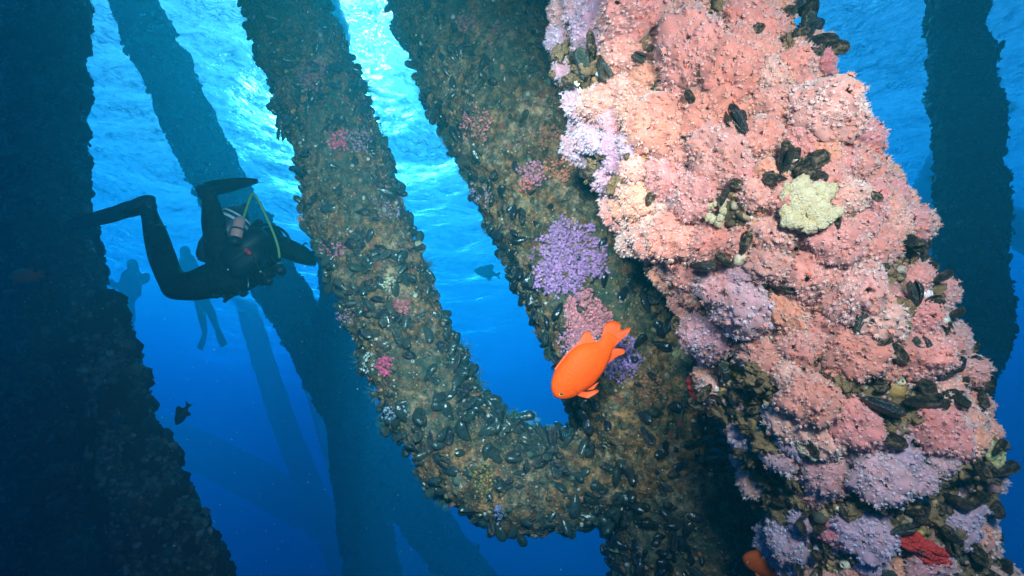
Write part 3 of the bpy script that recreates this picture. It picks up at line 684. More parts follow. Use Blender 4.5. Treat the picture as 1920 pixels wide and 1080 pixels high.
# big single mussels one can pick out: x, y, size m, heading in the picture (deg), opening, tilt out
def mussel_at(x, y, s, ang, g, out=0.15, roll=0.9, lift=.022):
    s = s * .70; lift = lift * 1.25; roll = roll + 0.3
    q = nearest(K, x, y); D = KD[q]; e = RIGHT * math.cos(R(ang)) + UP * math.sin(R(ang)); e = e - D * e.dot(D); e /= np.linalg.norm(e)
    x_ = e * math.cos(out) + D * math.sin(out); b_ = np.cross(D, e); z0 = np.cross(x_, b_); z0 /= np.linalg.norm(z0)
    y_ = b_ * math.cos(roll) + z0 * math.sin(roll); z_ = np.cross(x_, y_); p0 = KP[q] + D * lift - x_ * s * .5
    o = ob('mussel', (MUSSELS if (int(x) + g) % 3 == 0 else MUSSELS_OLD)[g], pinkt, Matrix([[x_[i] * s, y_[i] * s, z_[i] * s, p0[i]] for i in range(3)] + [[0, 0, 0, 1]])); return o
for a_ in [(1465, 312, .075, 80, 4, .2, .9), (1510, 318, .085, 25, 1, .1, .2), (1385, 245, .085, 125, 4), (1205, 112, .055, -10, 4), (1110, 120, .085, 60, 3, .2, .6), (1150, 130, .07, -55, 5), (1500, 45, .09, 70, 1, .5), (1525, 65, .08, 15, 2, .5),
           (1510, 90, .09, 5, 1, .45), (1485, 75, .085, 110, 0, .6), (1545, 92, .07, -8, 1, .5), (1490, 10, .07, 30, 1, .4), (1330, 10, .08, 20, 2), (1395, 15, .07, 160, 1), (1440, 15, .06, 100, 3), (1700, 660, .075, 100, 4), (1745, 690, .08, 45, 4), (1705, 750, .085, 5, 3),
           (1640, 755, .09, -20, 1), (1795, 770, .06, 60, 3), (1650, 815, .08, -15, 1, .2, .3), (1720, 630, .06, 70, 4), (1685, 555, .065, 100, 4), (1780, 545, .06, 80, 3), (1760, 520, .06, 20, 2), (1330, 490, .075, 20, 2), (1480, 535, .05, 0, 3), (1720, 470, .06, 50, 2),
           (1620, 920, .08, 60, 3), (1590, 905, .06, 130, 3), (1530, 825, .06, -40, 1), (1380, 690, .07, 60, 3), (1810, 720, .06, 110, 4), (1790, 930, .07, 30, 2), (1830, 880, .07, 10, 2), (1555, 420, .05, 90, 1), (1400, 450, .06, 70, 3), (1370, 480, .05, 150, 2),
           (1300, 600, .07, 80, 4), (1320, 620, .06, 20, 3), (1240, 370, .05, 40, 1), (1760, 990, .07, 140, 2), (1650, 1060, .07, 10, 3), (1850, 1000, .07, 60, 2), (1680, 980, .06, 30, 3), (1600, 600, .06, 70, 2), (1420, 250, .045, 45, 3)]:
    mussel_at(*a_)
# cream sponge, red sponge, orange growth
m, t, p, o = mat('cream_sponge', 0.8, 0.2); co = objco(t)
L(t, ramp(t, noise(t, co, 4.0, 5, .7), [(.35, (.90, .66, .34)), (.5, (.98, .82, .54)), (.65, (.99, .88, .66))]), p.inputs['Base Color']); bump(t, p, noise(t, co, 14, 4, .7), .7, .05); M_cream = m
def frill(seed, m_, name, lobes=34):
    """A frilly sponge: many little ruffled lobes packed in one cushion."""
    r_ = np.random.default_rng(seed); mb = MB(); D, F = dome(9, 18)
    for k in range(lobes):
        a_ = r_.uniform(0, 6.28); q = math.sqrt(r_.uniform(0, 1)) * .85; c = np.array([math.cos(a_) * q * (1 + .15 * math.sin(3 * a_ + seed)), math.sin(a_) * q, .25 * (1 - q * q)]); s = r_.uniform(.16, .30)
        rr_ = 1 + .5 * np.abs(fbm(D, 3.2, 3, .6, seed + k * 3.3)) ; V = D * rr_[:, None] * s * (1, .8, 1.0) + c; mb.add(V, F, (1, 1, 1))
    return mb.build(name, m_)
o = put_at(K, 1506, 388, frill(1, M_cream, 'cream_sponge'), 0.046, pinkt, 'cream_sponge', rr, lift=.034, flat=.8); o['label'] = 'frilly cream sponge'
put_at(K, 1843, 845, frill(2, M_sponge, 'sponge'), 0.026, pinkt, 'sponge', rr, lift=.01)
put_at(K, 1520, 835, frill(3, M_cream, 'sponge', 14), 0.022, pinkt, 'sponge', rr, lift=.02)
put_at(K, 1352, 395, frill(4, M_cream, 'sponge', 12), 0.022, pinkt, 'sponge', rr, lift=.01)
put_at(K, 1465, 165, frill(5, M_cream, 'sponge', 14), 0.020, pinkt, 'sponge', rr, lift=.03, flat=.4)
m, t, p, o = mat('red_sponge', 0.6, 0.3); co = objco(t); L(t, ramp(t, voro(t, co, 7).outputs['Distance'], [(.12, (.12, .01, .01)), (.3, (.75, .05, .05))]), p.inputs['Base Color']); bump(t, p, noise(t, co, 8, 3), .6, .06); M_red = m
o = put_at(K, 1708, 1008, frill(7, M_red, 'red_sponge', 46), 0.036, pinkt, 'red_sponge', rr, lift=.034, flat=.7, aspect=.55, roll=.9); o['label'] = 'bright red bryozoan crust'
put_at(K, 1328, 728, frill(8, M_red, 'red_sponge', 14), 0.028, pinkt, 'red_sponge', rr, lift=.03, flat=.7)
m, t, p, o = mat('orange_sponge', 0.7, 0.3); co = objco(t); L(t, ramp(t, noise(t, co, 4, 4), [(.35, (.35, .14, .03)), (.65, (.75, .38, .12))]), p.inputs['Base Color']); bump(t, p, noise(t, co, 9, 3), .6, .06); M_or = m
for x, y, s in ((1205, 295, .013), (1345, 20, .03), (1310, 5, .022), (1395, 690, .018), (1290, 655, .026), (1135, 100, .012), (1640, 640, .01), (1560, 590, .010), (1420, 610, .016), (1380, 880, .02), (1180, 330, .012)):
    put_at(K, x, y, lump(x, M_or, .4), s, pinkt, 'orange_sponge', rr, lift=.004)

for x, y, s_ in ((900, 640, .055), (905, 700, .05), (690, 165, .06), (745, 360, .045), (560, 150, .05), (640, 690, .05), (700, 790, .05), (800, 500, .045), (520, 250, .04), (1280, 690, .055), (1290, 740, .05), (960, 780, .04)):
    tb, par = (B, leg) if x > 1200 else (A, brace); o = put_at(tb, x, y, TUFT[x % 4], s_, par, 'weed_tuft', rr); o.color = (.05, .13, .10, 1)
# ------------------------------------------------------------------ dark pilings further off
def clumps(tube, parent, n, seed, size, m_):
    """Rounded lumps of growth on a far piling, each a part."""
    shp = [lump(k, m_, .35, 8, 12, 'growth_clump') for k in range(4)]; r_ = np.random.default_rng(seed)
    idx, X, Y, f = tube.facing(); P = tube.V.reshape(-1, 3); D = tube.dir.reshape(-1, 3)
    e = idx[f[idx] < .45]
    for k in range(n):
        q = r_.choice(e if k % 3 else idx)
        ob('growth_clump', shp[k % 4], parent, place(P[q] - D[q] * size * .3, D[q], tube.T[q // tube.m], r_.uniform(0, 6), size * r_.uniform(.5, 1.25)))
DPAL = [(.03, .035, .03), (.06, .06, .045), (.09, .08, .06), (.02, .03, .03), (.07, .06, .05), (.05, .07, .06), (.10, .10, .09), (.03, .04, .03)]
left = thing('rig_leg', 'broad dark vertical leg filling the left edge behind the diver\'s fin tip', 'piling', at(90, 400, 2.9), PIL)
Lt = Tube([(70, -400, 3.1, 92), (78, 0, 2.95, 91), (80, 200, 2.9, 93), (84, 360, 2.85, 97), (92, 480, 2.8, 105), (96, 640, 2.75, 110), (100, 800, 2.72, 118), (104, 960, 2.7, 124), (108, 1100, 2.7, 130), (110, 1400, 2.7, 130)], 300, 130, 0.034, 7.0, 5, pad=.02)
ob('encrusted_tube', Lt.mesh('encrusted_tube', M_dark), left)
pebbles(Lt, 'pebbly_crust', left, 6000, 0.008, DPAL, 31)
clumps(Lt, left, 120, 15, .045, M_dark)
scatter(Lt, left, 120, 32, None, min_gap=.02, size=(.05, .09), tilt=(0, .4))
lb = thing('diagonal_brace', 'dark lumpy brace leaning out from the base of the broad left leg', 'brace', at(270, 800, 2.45), PIL)
Lb = Tube([(172, 575, 2.62, 62), (180, 630, 2.58, 72), (205, 730, 2.54, 80), (230, 830, 2.50, 88), (265, 930, 2.45, 100), (318, 1060, 2.40, 108), (380, 1250, 2.35, 112), (430, 1400, 2.3, 112)], 220, 110, 0.030, 3.0, 7, pad=.03, up=False)
Vb_ = Lb.V.reshape(-1, 3); cap = np.vstack([Vb_, [Lb.Q[0, :3] - Lb.T[0] * .10]])
Fb = np.vstack([grid_faces(Lb.n, Lb.m)]); ft = [tuple(f_) for f_ in Fb] + [((k + 1) % Lb.m, k, len(Vb_)) for k in range(Lb.m)]
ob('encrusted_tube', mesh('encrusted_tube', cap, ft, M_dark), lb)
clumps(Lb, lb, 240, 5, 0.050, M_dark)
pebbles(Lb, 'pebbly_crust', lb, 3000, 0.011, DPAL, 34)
right = thing('rig_leg', 'dark blue vertical leg standing in open water right of the pink piling', 'piling', at(1815, 400, 3.2), PIL)
Rt = Tube([(1770, -400, 3.5, 60), (1794, 0, 3.3, 64), (1806, 150, 3.2, 70), (1816, 300, 3.15, 77), (1820, 500, 3.1, 79), (1818, 640, 3.1, 76), (1806, 800, 3.1, 66), (1795, 1000, 3.15, 60), (1780, 1350, 3.2, 58)], 260, 100, 0.026, 5.0, 6, pad=.015)
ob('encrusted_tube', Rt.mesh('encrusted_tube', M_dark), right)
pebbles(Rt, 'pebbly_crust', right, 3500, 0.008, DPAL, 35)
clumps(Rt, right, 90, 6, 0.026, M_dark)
scatter(Rt, right, 90, 36, None, min_gap=.02, size=(.05, .09), tilt=(0, .4))
def far_tube(label, rows, seed, kind='diagonal_brace', cat='brace', n=120, m=48, amp=.03):
    y = rows[len(rows) // 2]; th_ = thing(kind, label, cat, at(y[0], y[1], y[2]), PIL)
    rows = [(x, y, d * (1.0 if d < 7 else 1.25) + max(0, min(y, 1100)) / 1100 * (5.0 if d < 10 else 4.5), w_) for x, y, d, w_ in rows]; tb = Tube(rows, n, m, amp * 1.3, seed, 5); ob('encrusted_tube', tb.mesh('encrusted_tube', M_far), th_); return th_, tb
fd, fdt = far_tube('long faded blue brace crossing diagonally behind the diver', [(150, -200, 5.2, 44), (248, 0, 5.7, 44), (325, 160, 5.8, 46), (395, 310, 5.8, 49), (500, 500, 5.6, 47), (585, 645, 6.0, 47), (665, 790, 5.9, 47), (760, 930, 5.8, 46), (900, 1110, 5.7, 46), (1100, 1350, 5.5, 56)], 2.2, n=260, m=80, amp=.035)
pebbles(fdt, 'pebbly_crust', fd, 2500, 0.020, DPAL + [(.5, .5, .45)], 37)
fl, flt = far_tube('upright blue-green leg below the junction with the long diagonal brace', [(600, -300, 6.6, 36), (622, 200, 6.4, 38), (640, 540, 6.2, 42), (655, 760, 6.05, 46), (672, 900, 6.0, 48), (698, 1080, 5.9, 52), (740, 1400, 5.8, 54)], 4.4, 'rig_leg', 'piling', 220, 80)
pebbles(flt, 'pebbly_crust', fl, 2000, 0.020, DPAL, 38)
far_tube('faint thin brace slanting down through open water left of the blue-green leg', [(380, 250, 13, 14), (420, 400, 13.5, 16), (470, 600, 14, 20), (535, 800, 15, 24), (600, 960, 15, 26), (700, 1200, 15, 28)], 6)
far_tube('faintest brace nearly touching the left side of the blue-green leg', [(490, 250, 14, 13), (530, 400, 14.5, 15), (560, 620, 15, 18), (600, 760, 16, 20), (640, 900, 16, 22), (720, 1200, 16, 24)], 7)
far_tube('faint wide brace lying almost level low behind the dark lumpy brace', [(120, 740, 19, 30), (380, 850, 18, 38), (520, 925, 17.5, 40), (660, 1000, 17, 42), (900, 1120, 16, 45)], 8)
far_tube('faint upright leg showing as a strip beside the right dark leg', [(1700, -300, 8.6, 24), (1714, 0, 8.2, 25), (1722, 300, 8.0, 27), (1728, 620, 8.0, 28), (1735, 1200, 8.0, 28)], 9, 'rig_leg', 'piling')
far_tube('faint cross brace meeting the upright strip beside the pink piling', [(1420, 170, 9.6, 26), (1620, 265, 8.9, 28), (1725, 320, 8.5, 30), (1860, 400, 8.2, 32), (2050, 520, 8.0, 32)], 10)

# ------------------------------------------------------------------ fish
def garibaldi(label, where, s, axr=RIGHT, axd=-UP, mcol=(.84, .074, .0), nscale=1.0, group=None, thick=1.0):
    """A damselfish laid out from its side view: head down, tail up; s is metres per outline unit."""
    nrm = np.cross(axr, axd); nrm = nrm / np.linalg.norm(nrm)
    if nrm.dot(FWD) > 0: nrm = -nrm
    C0 = np.array(where); W = lambda x, y, h: C0 + axr * (x - 1100) * s + axd * (y - 675) * s + nrm * h * s
    th_ = thing('orange_fish', label, 'fish', where, group)
    m, t, p, o = mat('fish_skin', 0.6, 0.12); co = objco(t)
    sc = N(t, 'Mapping'); L(t, co, sc.inputs['Vector']); sc.inputs['Scale'].default_value = (1, 1, 1)
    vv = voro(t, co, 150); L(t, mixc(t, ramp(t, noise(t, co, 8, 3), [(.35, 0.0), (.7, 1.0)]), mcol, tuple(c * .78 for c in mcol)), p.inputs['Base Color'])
    bump(t, p, vv.outputs['Distance'], .45, .0018)
    mfin, t, p, o = mat('fish_fin', 0.55, 0.3); co = objco(t); p.inputs['Base Color'].default_value = (mcol[0] * .95, mcol[1] * .9, mcol[2], 1)
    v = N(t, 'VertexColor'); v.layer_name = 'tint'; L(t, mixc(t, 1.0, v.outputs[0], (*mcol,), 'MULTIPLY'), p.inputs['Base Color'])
    top = [(1038, 741), (1034, 733), (1033, 721), (1036, 706), (1042, 693), (1053, 678), (1066, 662), (1080, 650), (1094, 644), (1108, 642), (1121, 640), (1129, 632), (1137, 620)]
    bot = [(1038, 741), (1042, 745), (1050, 748), (1061, 748), (1074, 745), (1087, 738), (1101, 729), (1113, 720), (1125, 706), (1135, 690), (1142, 673), (1150, 652), (1160, 634)]
    thk = [0.5, 6, 11, 15, 18, 20, 20.5, 19.5, 17, 13, 9, 5.5, 1.2]
    Q = np.array([(*a_, *b_, h) for a_, b_, h in zip(top, bot, thk)], float)
    pad_ = np.c_[Q, np.zeros((len(Q), 1))]; S, _ = smooth_path(np.c_[(Q[:, :2] + Q[:, 2:4]) / 2, Q[:, 4:5] * 0, (Q[:, 2:4] - Q[:, :2]) / 2, Q[:, 4:5]], 44)
    V = []
    for cx, cy, _z, hx, hy, h in S:
        for k in range(28):
            a_ = 2 * math.pi * k / 28; c_, s_ = math.cos(a_), math.sin(a_)
            V.append(W(cx - hx * c_, cy - hy * c_, h * thick * math.copysign(abs(s_) ** .85, s_)))
    F = grid_faces(44, 28); ft = [tuple(f_) for f_ in F] + [tuple(range(27, -1, -1)), tuple(range(43 * 28, 44 * 28))]
    ob('fish_body', mesh('fish_body', V, ft, m), th_)
    def fin(name, root, edge, h0=2.2, off=0.0, rays=26, lift=0.0, out=0.0):
        """A thin rayed fin between a root line and an outer edge."""
        rt, _ = smooth_path([(x, y, 0, 0) for x, y in root], rays); ed, _ = smooth_path([(x, y, 0, 0) for x, y in edge], rays); V = []; cols = []; nr = 7
        for k in range(rays):
            for j in range(nr):
                u = j / (nr - 1); x, y = rt[k, :2] * (1 - u) + ed[k, :2] * u
                hh = h0 * (1 - .8 * u) + .9 * (k % 2) * (1 - .5 * u); base_ = off + lift * u + out * math.sin(u * 2.2)
                V.append((x, y, base_, hh)); cols.append((1 - .30 * (k % 2),) * 3)
        n_ = len(V); A_ = [W(x, y, b_ + h / 2) for x, y, b_, h in V] + [W(x, y, b_ - h / 2) for x, y, b_, h in V]
        F = grid_faces(rays, nr, False); F2 = F[:, ::-1] + n_
        rim = [i for i in range(nr)] + [k * nr + nr - 1 for k in range(1, rays)] + [(rays - 1) * nr + j for j in range(nr - 2, -1, -1)] + [k * nr for k in range(rays - 2, 0, -1)]
        F3 = [(rim[i], rim[(i + 1) % len(rim)], rim[(i + 1) % len(rim)] + n_, rim[i] + n_) for i in range(len(rim))]
        return ob(name, mesh(name, A_, np.vstack([F, F2, F3]), mfin, True, np.array(cols + cols)), th_)
    fin('dorsal_fin', [(1044, 694), (1066, 666), (1086, 652), (1104, 646), (1120, 643)], [(1039, 692), (1060, 665), (1080, 647), (1087, 640), (1094, 625), (1101, 619), (1107, 624), (1112, 636), (1120, 642)])
    fin('tail_fin', [(1127, 637), (1134, 645), (1147, 656)], [(1132, 612), (1137, 606), (1144, 602), (1153, 602), (1160, 605), (1164, 609), (1163, 619), (1172, 617), (1182, 613), (1181, 620), (1173, 630), (1160, 641)], 3.0, rays=34)
    fin('anal_fin', [(1140, 682), (1144, 668), (1147, 656)], [(1144, 678), (1158, 668), (1168, 664), (1172, 659), (1170, 655), (1160, 653), (1149, 654)])
    fin('pectoral_fin', [(1080, 737), (1083, 733), (1085, 730)], [(1098, 740), (1110, 733), (1117, 727), (1114, 724), (1100, 727)], 1.6, 20, lift=9, out=4)
    fin('pelvic_fin', [(1098, 731), (1104, 727)], [(1112, 728), (1122, 714)], 1.6, 4, lift=4)
    def ball(name, x, y, h, r_, m_, f=.5):
        D, Fd = dome(8, 14); B_ = D * r_; V = [W(x + b_[0], y + b_[1], h + b_[2] * f) for b_ in B_]; return ob(name, mesh(name, V, Fd, m_), th_)
    e = ball('eye', 1051, 736, 10.8, 4.6, plain('fish_eye_ring', (.75, .42, .10), .3, .5), .6); ball('pupil', 1051, 736, 13.2, 2.6, plain('fish_pupil', (.01, .01, .012), .1, .6), .5)
    dk = plain('fish_crease', tuple(c * .45 for c in mcol), .6)
    def crease(name, pts, r_=.7):
        pth, _ = smooth_path([(x, y, h, 0) for x, y, h in pts], 14); V = []
        for x, y, h, _q in pth:
            for k in range(5): a_ = k * 1.2566; V.append(W(x + math.cos(a_) * r_, y + math.sin(a_) * r_ * .7, h + math.sin(a_) * r_ * .6))
        ob(name, mesh(name, V, grid_faces(14, 5), dk), th_)
    crease('mouth', [(1036, 741, 3), (1041, 741, 8), (1045, 743, 9.5)], .8)
    crease('gill_cover', [(1056, 725, 16.2), (1066, 724, 18.2), (1077, 729, 16.8), (1082, 737, 10)], .6)
    return th_
garibaldi('bright orange fish nosing down in front of the purple anemone patch', at(1100, 675, 1.20), 1.20 / FPX)
ex = RIGHT * .5 - UP * .86; ey = -UP * .5 - RIGHT * .86
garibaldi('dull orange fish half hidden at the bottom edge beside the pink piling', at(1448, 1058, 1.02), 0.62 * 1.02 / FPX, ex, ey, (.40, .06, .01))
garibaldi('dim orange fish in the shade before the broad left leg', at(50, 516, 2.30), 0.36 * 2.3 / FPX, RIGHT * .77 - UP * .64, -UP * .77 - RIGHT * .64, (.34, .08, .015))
def small_fish(label, where, s, ang, col, name='dark_fish'):
    """A small fish seen as a silhouette: outline units, nose to the left, back up."""
    e1 = RIGHT * math.cos(ang) + UP * math.sin(ang); e2 = -RIGHT * math.sin(ang) + UP * math.cos(ang); Cw = np.array(where)
    th_ = thing(name, label, 'fish', where); m_ = plain('dark_fish_skin', col, .5, .3)
    prof = [(0, .0, .0, .3), (.06, .06, -.05, .5), (.2, .17, -.13, .9), (.4, .22, -.17, 1), (.6, .18, -.14, .8), (.74, .08, -.07, .4), (.82, .05, -.045, .2)]
    S, _ = smooth_path([(x, (a_ + b_) / 2, 0, (a_ - b_) / 2 + .005) for x, a_, b_, h in prof], 24); V = []
    for x, yc, _z, hw in S:
        for k in range(14): a_ = k * 2 * math.pi / 14; V.append(Cw + (e1 * (x - .5) + e2 * (yc + hw * math.cos(a_)) + FWD * hw * .5 * math.sin(a_)) * s)
    ob('fish_body', mesh('fish_body', V, [tuple(f_) for f_ in grid_faces(24, 14)] + [tuple(range(13, -1, -1)), tuple(range(23 * 14, 24 * 14))], m_), th_)
    for nm, pts in (('tail_fin', [(.78, 0.04), (.98, .17), (.93, .02), (1.0, -.14), (.78, -.04)]), ('dorsal_fin', [(.22, .14), (.36, .24), (.56, .34), (.68, .30), (.66, .10)]), ('anal_fin', [(.45, -.12), (.58, -.27), (.68, -.24), (.68, -.07)])):
        n_ = len(pts); V = [Cw + (e1 * (x - .5) + e2 * y + FWD * z) * s for z in (-.008, .008) for x, y in pts]
        ob(nm, mesh(nm, V, [tuple(range(n_)), tuple(range(2 * n_ - 1, n_ - 1, -1))] + [(k, k + n_, (k + 1) % n_ + n_, (k + 1) % n_) for k in range(n_)], m_, False), th_)
small_fish('small dark fish hanging nose down in open blue water', at(343, 776, 2.6), 50 / FPX * 2.6, R(58), (.015, .02, .02))
small_fish('very faint large fish silhouette in the gap left of the purple patch', at(914, 512, 10.5), 52 / FPX * 10.5, R(-12), (.02, .03, .04), 'far_fish')

# ------------------------------------------------------------------ divers
def capsules(chains, m_, name, parent, voxel, smooth=6, where=None):
    """One continuous body: tapered limbs laid along joint chains (px x, px y, depth, radius px) and fused into a single skin."""
    mb = MB(); D, _ = dome(7, 16); 
    sph = []; n_r, n_a = 11, 18
    th = np.linspace(0, math.pi, n_r); a = np.linspace(0, 2 * np.pi, n_a, endpoint=False)
    sph = np.stack([np.sin(th)[:, None] * np.cos(a), np.sin(th)[:, None] * np.sin(a), np.cos(th)[:, None] * np.ones(n_a)], -1).reshape(-1, 3); Fs = grid_faces(n_r, n_a)
    for ch in chains:
        rows = [(*at(x, y, d), r_ / FPX * d) for x, y, d, r_ in ch]
        if len(rows) == 1: rows = rows * 2
        P, ln = smooth_path(rows, max(3, int(sum(np.linalg.norm(np.subtract(rows[k + 1][:3], rows[k][:3])) for k in range(len(rows) - 1)) / (voxel * 1.6)) + 2))
        for p_ in P: mb.add(sph * p_[3] + p_[:3], Fs)
    me = mb.build(name, m_); o = ob(name, me, parent)
    r_ = o.modifiers.new('fuse', 'REMESH'); r_.mode = 'VOXEL'; r_.voxel_size = voxel; r_.use_smooth_shade = True
    s_ = o.modifiers.new('soften', 'SMOOTH'); s_.iterations = smooth; s_.factor = .5
    return o
def pipe(pts, r_, m_, name, parent, n=40, k=8):
    P, _ = smooth_path([(*at(x, y, d), r_ / FPX * d) for x, y, d in pts], n); T_, A_, B_ = frames(P[:, :3]); a = np.linspace(0, 2 * np.pi, k, endpoint=False)
    V = (P[:, None, :3] + (A_[:, None] * np.cos(a)[None, :, None] + B_[:, None] * np.sin(a)[None, :, None]) * P[:, 3][:, None, None]).reshape(-1, 3)
    return ob(name, mesh(name, V, [tuple(f_) for f_ in grid_faces(n, k)] + [tuple(range(k - 1, -1, -1)), tuple(range((n - 1) * k, n * k))], m_), parent)
def turned(prof, a_, b_, m_, name, parent, k=24):
    """A turned solid (tank, bottle) between two px points; profile rows are (0..1 along, radius px)."""
    A_ = at(*a_); B_ = at(*b_); ax = B_ - A_; d_ = (a_[2] + b_[2]) / 2; t_ = ax / np.linalg.norm(ax); u = np.cross(t_, UP); u /= np.linalg.norm(u); v = np.cross(t_, u)
    a = np.linspace(0, 2 * np.pi, k, endpoint=False); V = []
    for s_, r_ in prof: V += list(A_ + ax * s_ + (np.cos(a)[:, None] * u + np.sin(a)[:, None] * v) * r_ / FPX * d_)
    n = len(prof); return ob(name, mesh(name, V, [tuple(f_) for f_ in grid_faces(n, k)] + [tuple(range(k - 1, -1, -1)), tuple(range((n - 1) * k, n * k))], m_), parent)
def blade(rows, m_, name, parent, rib=True, th_px=3.0, tilt=0.35):
    """A swim fin: rows (x, y, depth, half width px) from the foot pocket to the tip, with side rails and a thin web."""
    c = np.array([at(x, y, d) for x, y, d, w_ in rows]); hw = np.array([w_ / FPX * d for x, y, d, w_ in rows]); S, _ = smooth_path(np.c_[c, hw], 30)
    T_ = np.gradient(S[:, :3], axis=0); T_ /= np.linalg.norm(T_, axis=1)[:, None]; V = []; nw = 13; d0 = rows[0][2]
    side = np.cross(T_, -FWD); side /= np.linalg.norm(side, axis=1)[:, None]; W_ = side * math.cos(tilt) + np.cross(T_, side) * math.sin(tilt); Nn = np.cross(T_, W_)
    up, dn = [], []
    for k in range(30):
        for j in range(nw):
            u = -1 + 2 * j / (nw - 1); rail = 1.0 if abs(u) > .8 else (.35 if j % 3 == 0 else .15); h = th_px / FPX * d0 * rail * (1.15 - k / 30)
            p_ = S[k, :3] + W_[k] * S[k, 3] * u; up.append(p_ + Nn[k] * h); dn.append(p_ - Nn[k] * h)
    n_ = len(up); F = grid_faces(30, nw, False); rim = list(range(nw)) + [k * nw + nw - 1 for k in range(1, 30)] + [29 * nw + j for j in range(nw - 2, -1, -1)] + [k * nw for k in range(28, 0, -1)]
    F3 = [(rim[i], rim[(i + 1) % len(rim)], rim[(i + 1) % len(rim)] + n_, rim[i] + n_) for i in range(len(rim))]
    return ob(name, mesh(name, up + dn, np.vstack([F, F[:, ::-1] + n_, F3]), m_), parent)
m, t, p, o = mat('black_neoprene', 0.8, 0.2); co = objco(t); L(t, ramp(t, noise(t, co, 9, 5, .6), [(.35, (.003, .005, .008)), (.7, (.012, .016, .024))]), p.inputs['Base Color']); nb = bump(t, None, noise(t, co, 22, 3, .5, 1.5), 1.0, .02); bump(t, p, noise(t, co, 60, 4, .6, .5), .5, .005, nb); M_neo = m
M_rub = plain('black_rubber', (.007, .009, .014), .5, .4); M_yel = plain('yellow_hose', (.28, .46, .14), .5, .3); M_tank = plain('painted_tank', (.03, .035, .05), .35, .5)
M_wh = plain('white_paint', (.75, .78, .78), .5, .4); M_pk = plain('faded_pink_paint', (.85, .30, .24), .5, .3); M_red = plain('red_tab', (.85, .03, .03), .5, .3); M_met = plain('chrome', (.5, .5, .5), .3, .5, .9)
dv = thing('diver', 'scuba diver in black with knees bent swimming away beside the mussel-covered brace', 'person', at(450, 480, 2.5))
d = 2.55
capsules([[(274, 384, 2.50, 15), (282, 408, 2.50, 15), (292, 440, 2.50, 20), (303, 478, 2.50, 23), (317, 515, 2.50, 23), (331, 537, 2.5, 25)], [(331, 537, 2.5, 26), (362, 536, 2.52, 28), (395, 527, 2.56, 33), (428, 518, 2.58, 38)],
          [(393, 367, 2.45, 13), (397, 392, 2.46, 17), (402, 420, 2.48, 22), (410, 450, 2.50, 24), (414, 470, 2.52, 25)], [(412, 466, 2.50, 26), (420, 490, 2.53, 30), (434, 508, 2.58, 34)],
          [(430, 515, 2.60, 42), (455, 500, 2.62, 44), (478, 482, 2.64, 42), (492, 470, 2.66, 36), (500, 462, 2.67, 24)],
          [(500, 456, 2.64, 19), (508, 450, 2.66, 20), (514, 452, 2.67, 18)],
          [(492, 455, 2.62, 22), (520, 460, 2.60, 21), (545, 469, 2.58, 19), (565, 478, 2.56, 18)], [(565, 478, 2.56, 17), (580, 485, 2.62, 14), (583, 487, 2.70, 12)],
          [(478, 505, 2.56, 19), (490, 520, 2.52, 16), (498, 518, 2.50, 14)], [(498, 518, 2.50, 13), (512, 508, 2.50, 10), (521, 500, 2.50, 8)]], M_neo, 'wetsuit_body', dv, .010)
for i, (dx, dy) in enumerate(((5, -6), (9, -2), (10, 3), (8, 7))): pipe([(583, 485, 2.60), (583 + dx * .55, 487 + dy, 2.58), (585 + dx * .8, 489 + dy * 1.2, 2.58)], 3.2, M_rub, 'gloved_finger', dv, 8)
pipe([(580, 480, 2.58), (584, 474, 2.56), (590, 473, 2.56)], 3.0, M_rub, 'gloved_thumb', dv, 8)
for i in range(4): pipe([(519, 500, 2.49), (523 + i, 505 + i * 2, 2.48), (527 + i, 508 + i * 3, 2.49)], 2.6, M_rub, 'gloved_finger', dv, 8)
f1 = capsules([[(286, 372, 2.5, 6), (276, 378, 2.5, 13), (262, 384, 2.49, 14), (244, 392, 2.48, 13)], [(280, 388, 2.5, 13), (262, 386, 2.49, 14)]], M_rub, 'fin_pocket', dv, .008, 4)
blade([(268, 387, 2.5, 14), (240, 393, 2.47, 18), (212, 402, 2.43, 17), (180, 410, 2.40, 15), (148, 416, 2.38, 12), (122, 420, 2.37, 7)], M_rub, 'swim_fin', dv)
capsules([[(372, 352, 2.46, 6), (380, 357, 2.46, 11), (394, 355, 2.46, 11), (412, 351, 2.45, 10)], [(384, 366, 2.46, 12), (395, 358, 2.46, 11)]], M_rub, 'fin_pocket', dv, .008, 4)
blade([(388, 354, 2.46, 12), (410, 351, 2.43, 14), (436, 346, 2.40, 12), (460, 342, 2.38, 9), (484, 339, 2.36, 4)], M_rub, 'swim_fin', dv)
# tanks, vest, bottle, hoses
tank = turned([(0, 0.5), (.0, 15), (.04, 24), (.1, 27), (.66, 27), (.74, 26), (.82, 21), (.9, 12), (.94, 7), (1, 6)], (398, 470, 2.50), (462, 384, 2.60), M_tank, 'air_tank', dv)
for k, (s_, w_) in enumerate(((.60, .045), (.70, .03))): turned([(s_, 27.6), (s_ + w_, 27.4 if k == 0 else 26.6)], (398, 470, 2.50), (462, 384, 2.60), M_wh, 'white_band', tank)
turned([(0, .5), (0, 18), (.15, 24), (.5, 26), (.9, 20), (1, 3)], (390, 492, 2.6), (412, 430, 2.6), M_tank, 'second_tank', dv)
pb = turned([(0, .5), (0, 8), (.06, 10.5), (.78, 10.5), (.86, 9), (.93, 5), (1, 4)], (441, 450, 2.42), (451, 406, 2.46), M_pk, 'pony_bottle', dv)
turned([(.40, 11.2), (.47, 11.2)], (441, 450, 2.42), (451, 406, 2.46), M_rub, 'black_strap', pb); turned([(-.22, 7), (-.2, 11), (.08, 11.3), (.09, 10)], (441, 450, 2.42), (451, 406, 2.46), M_rub, 'boot', pb)
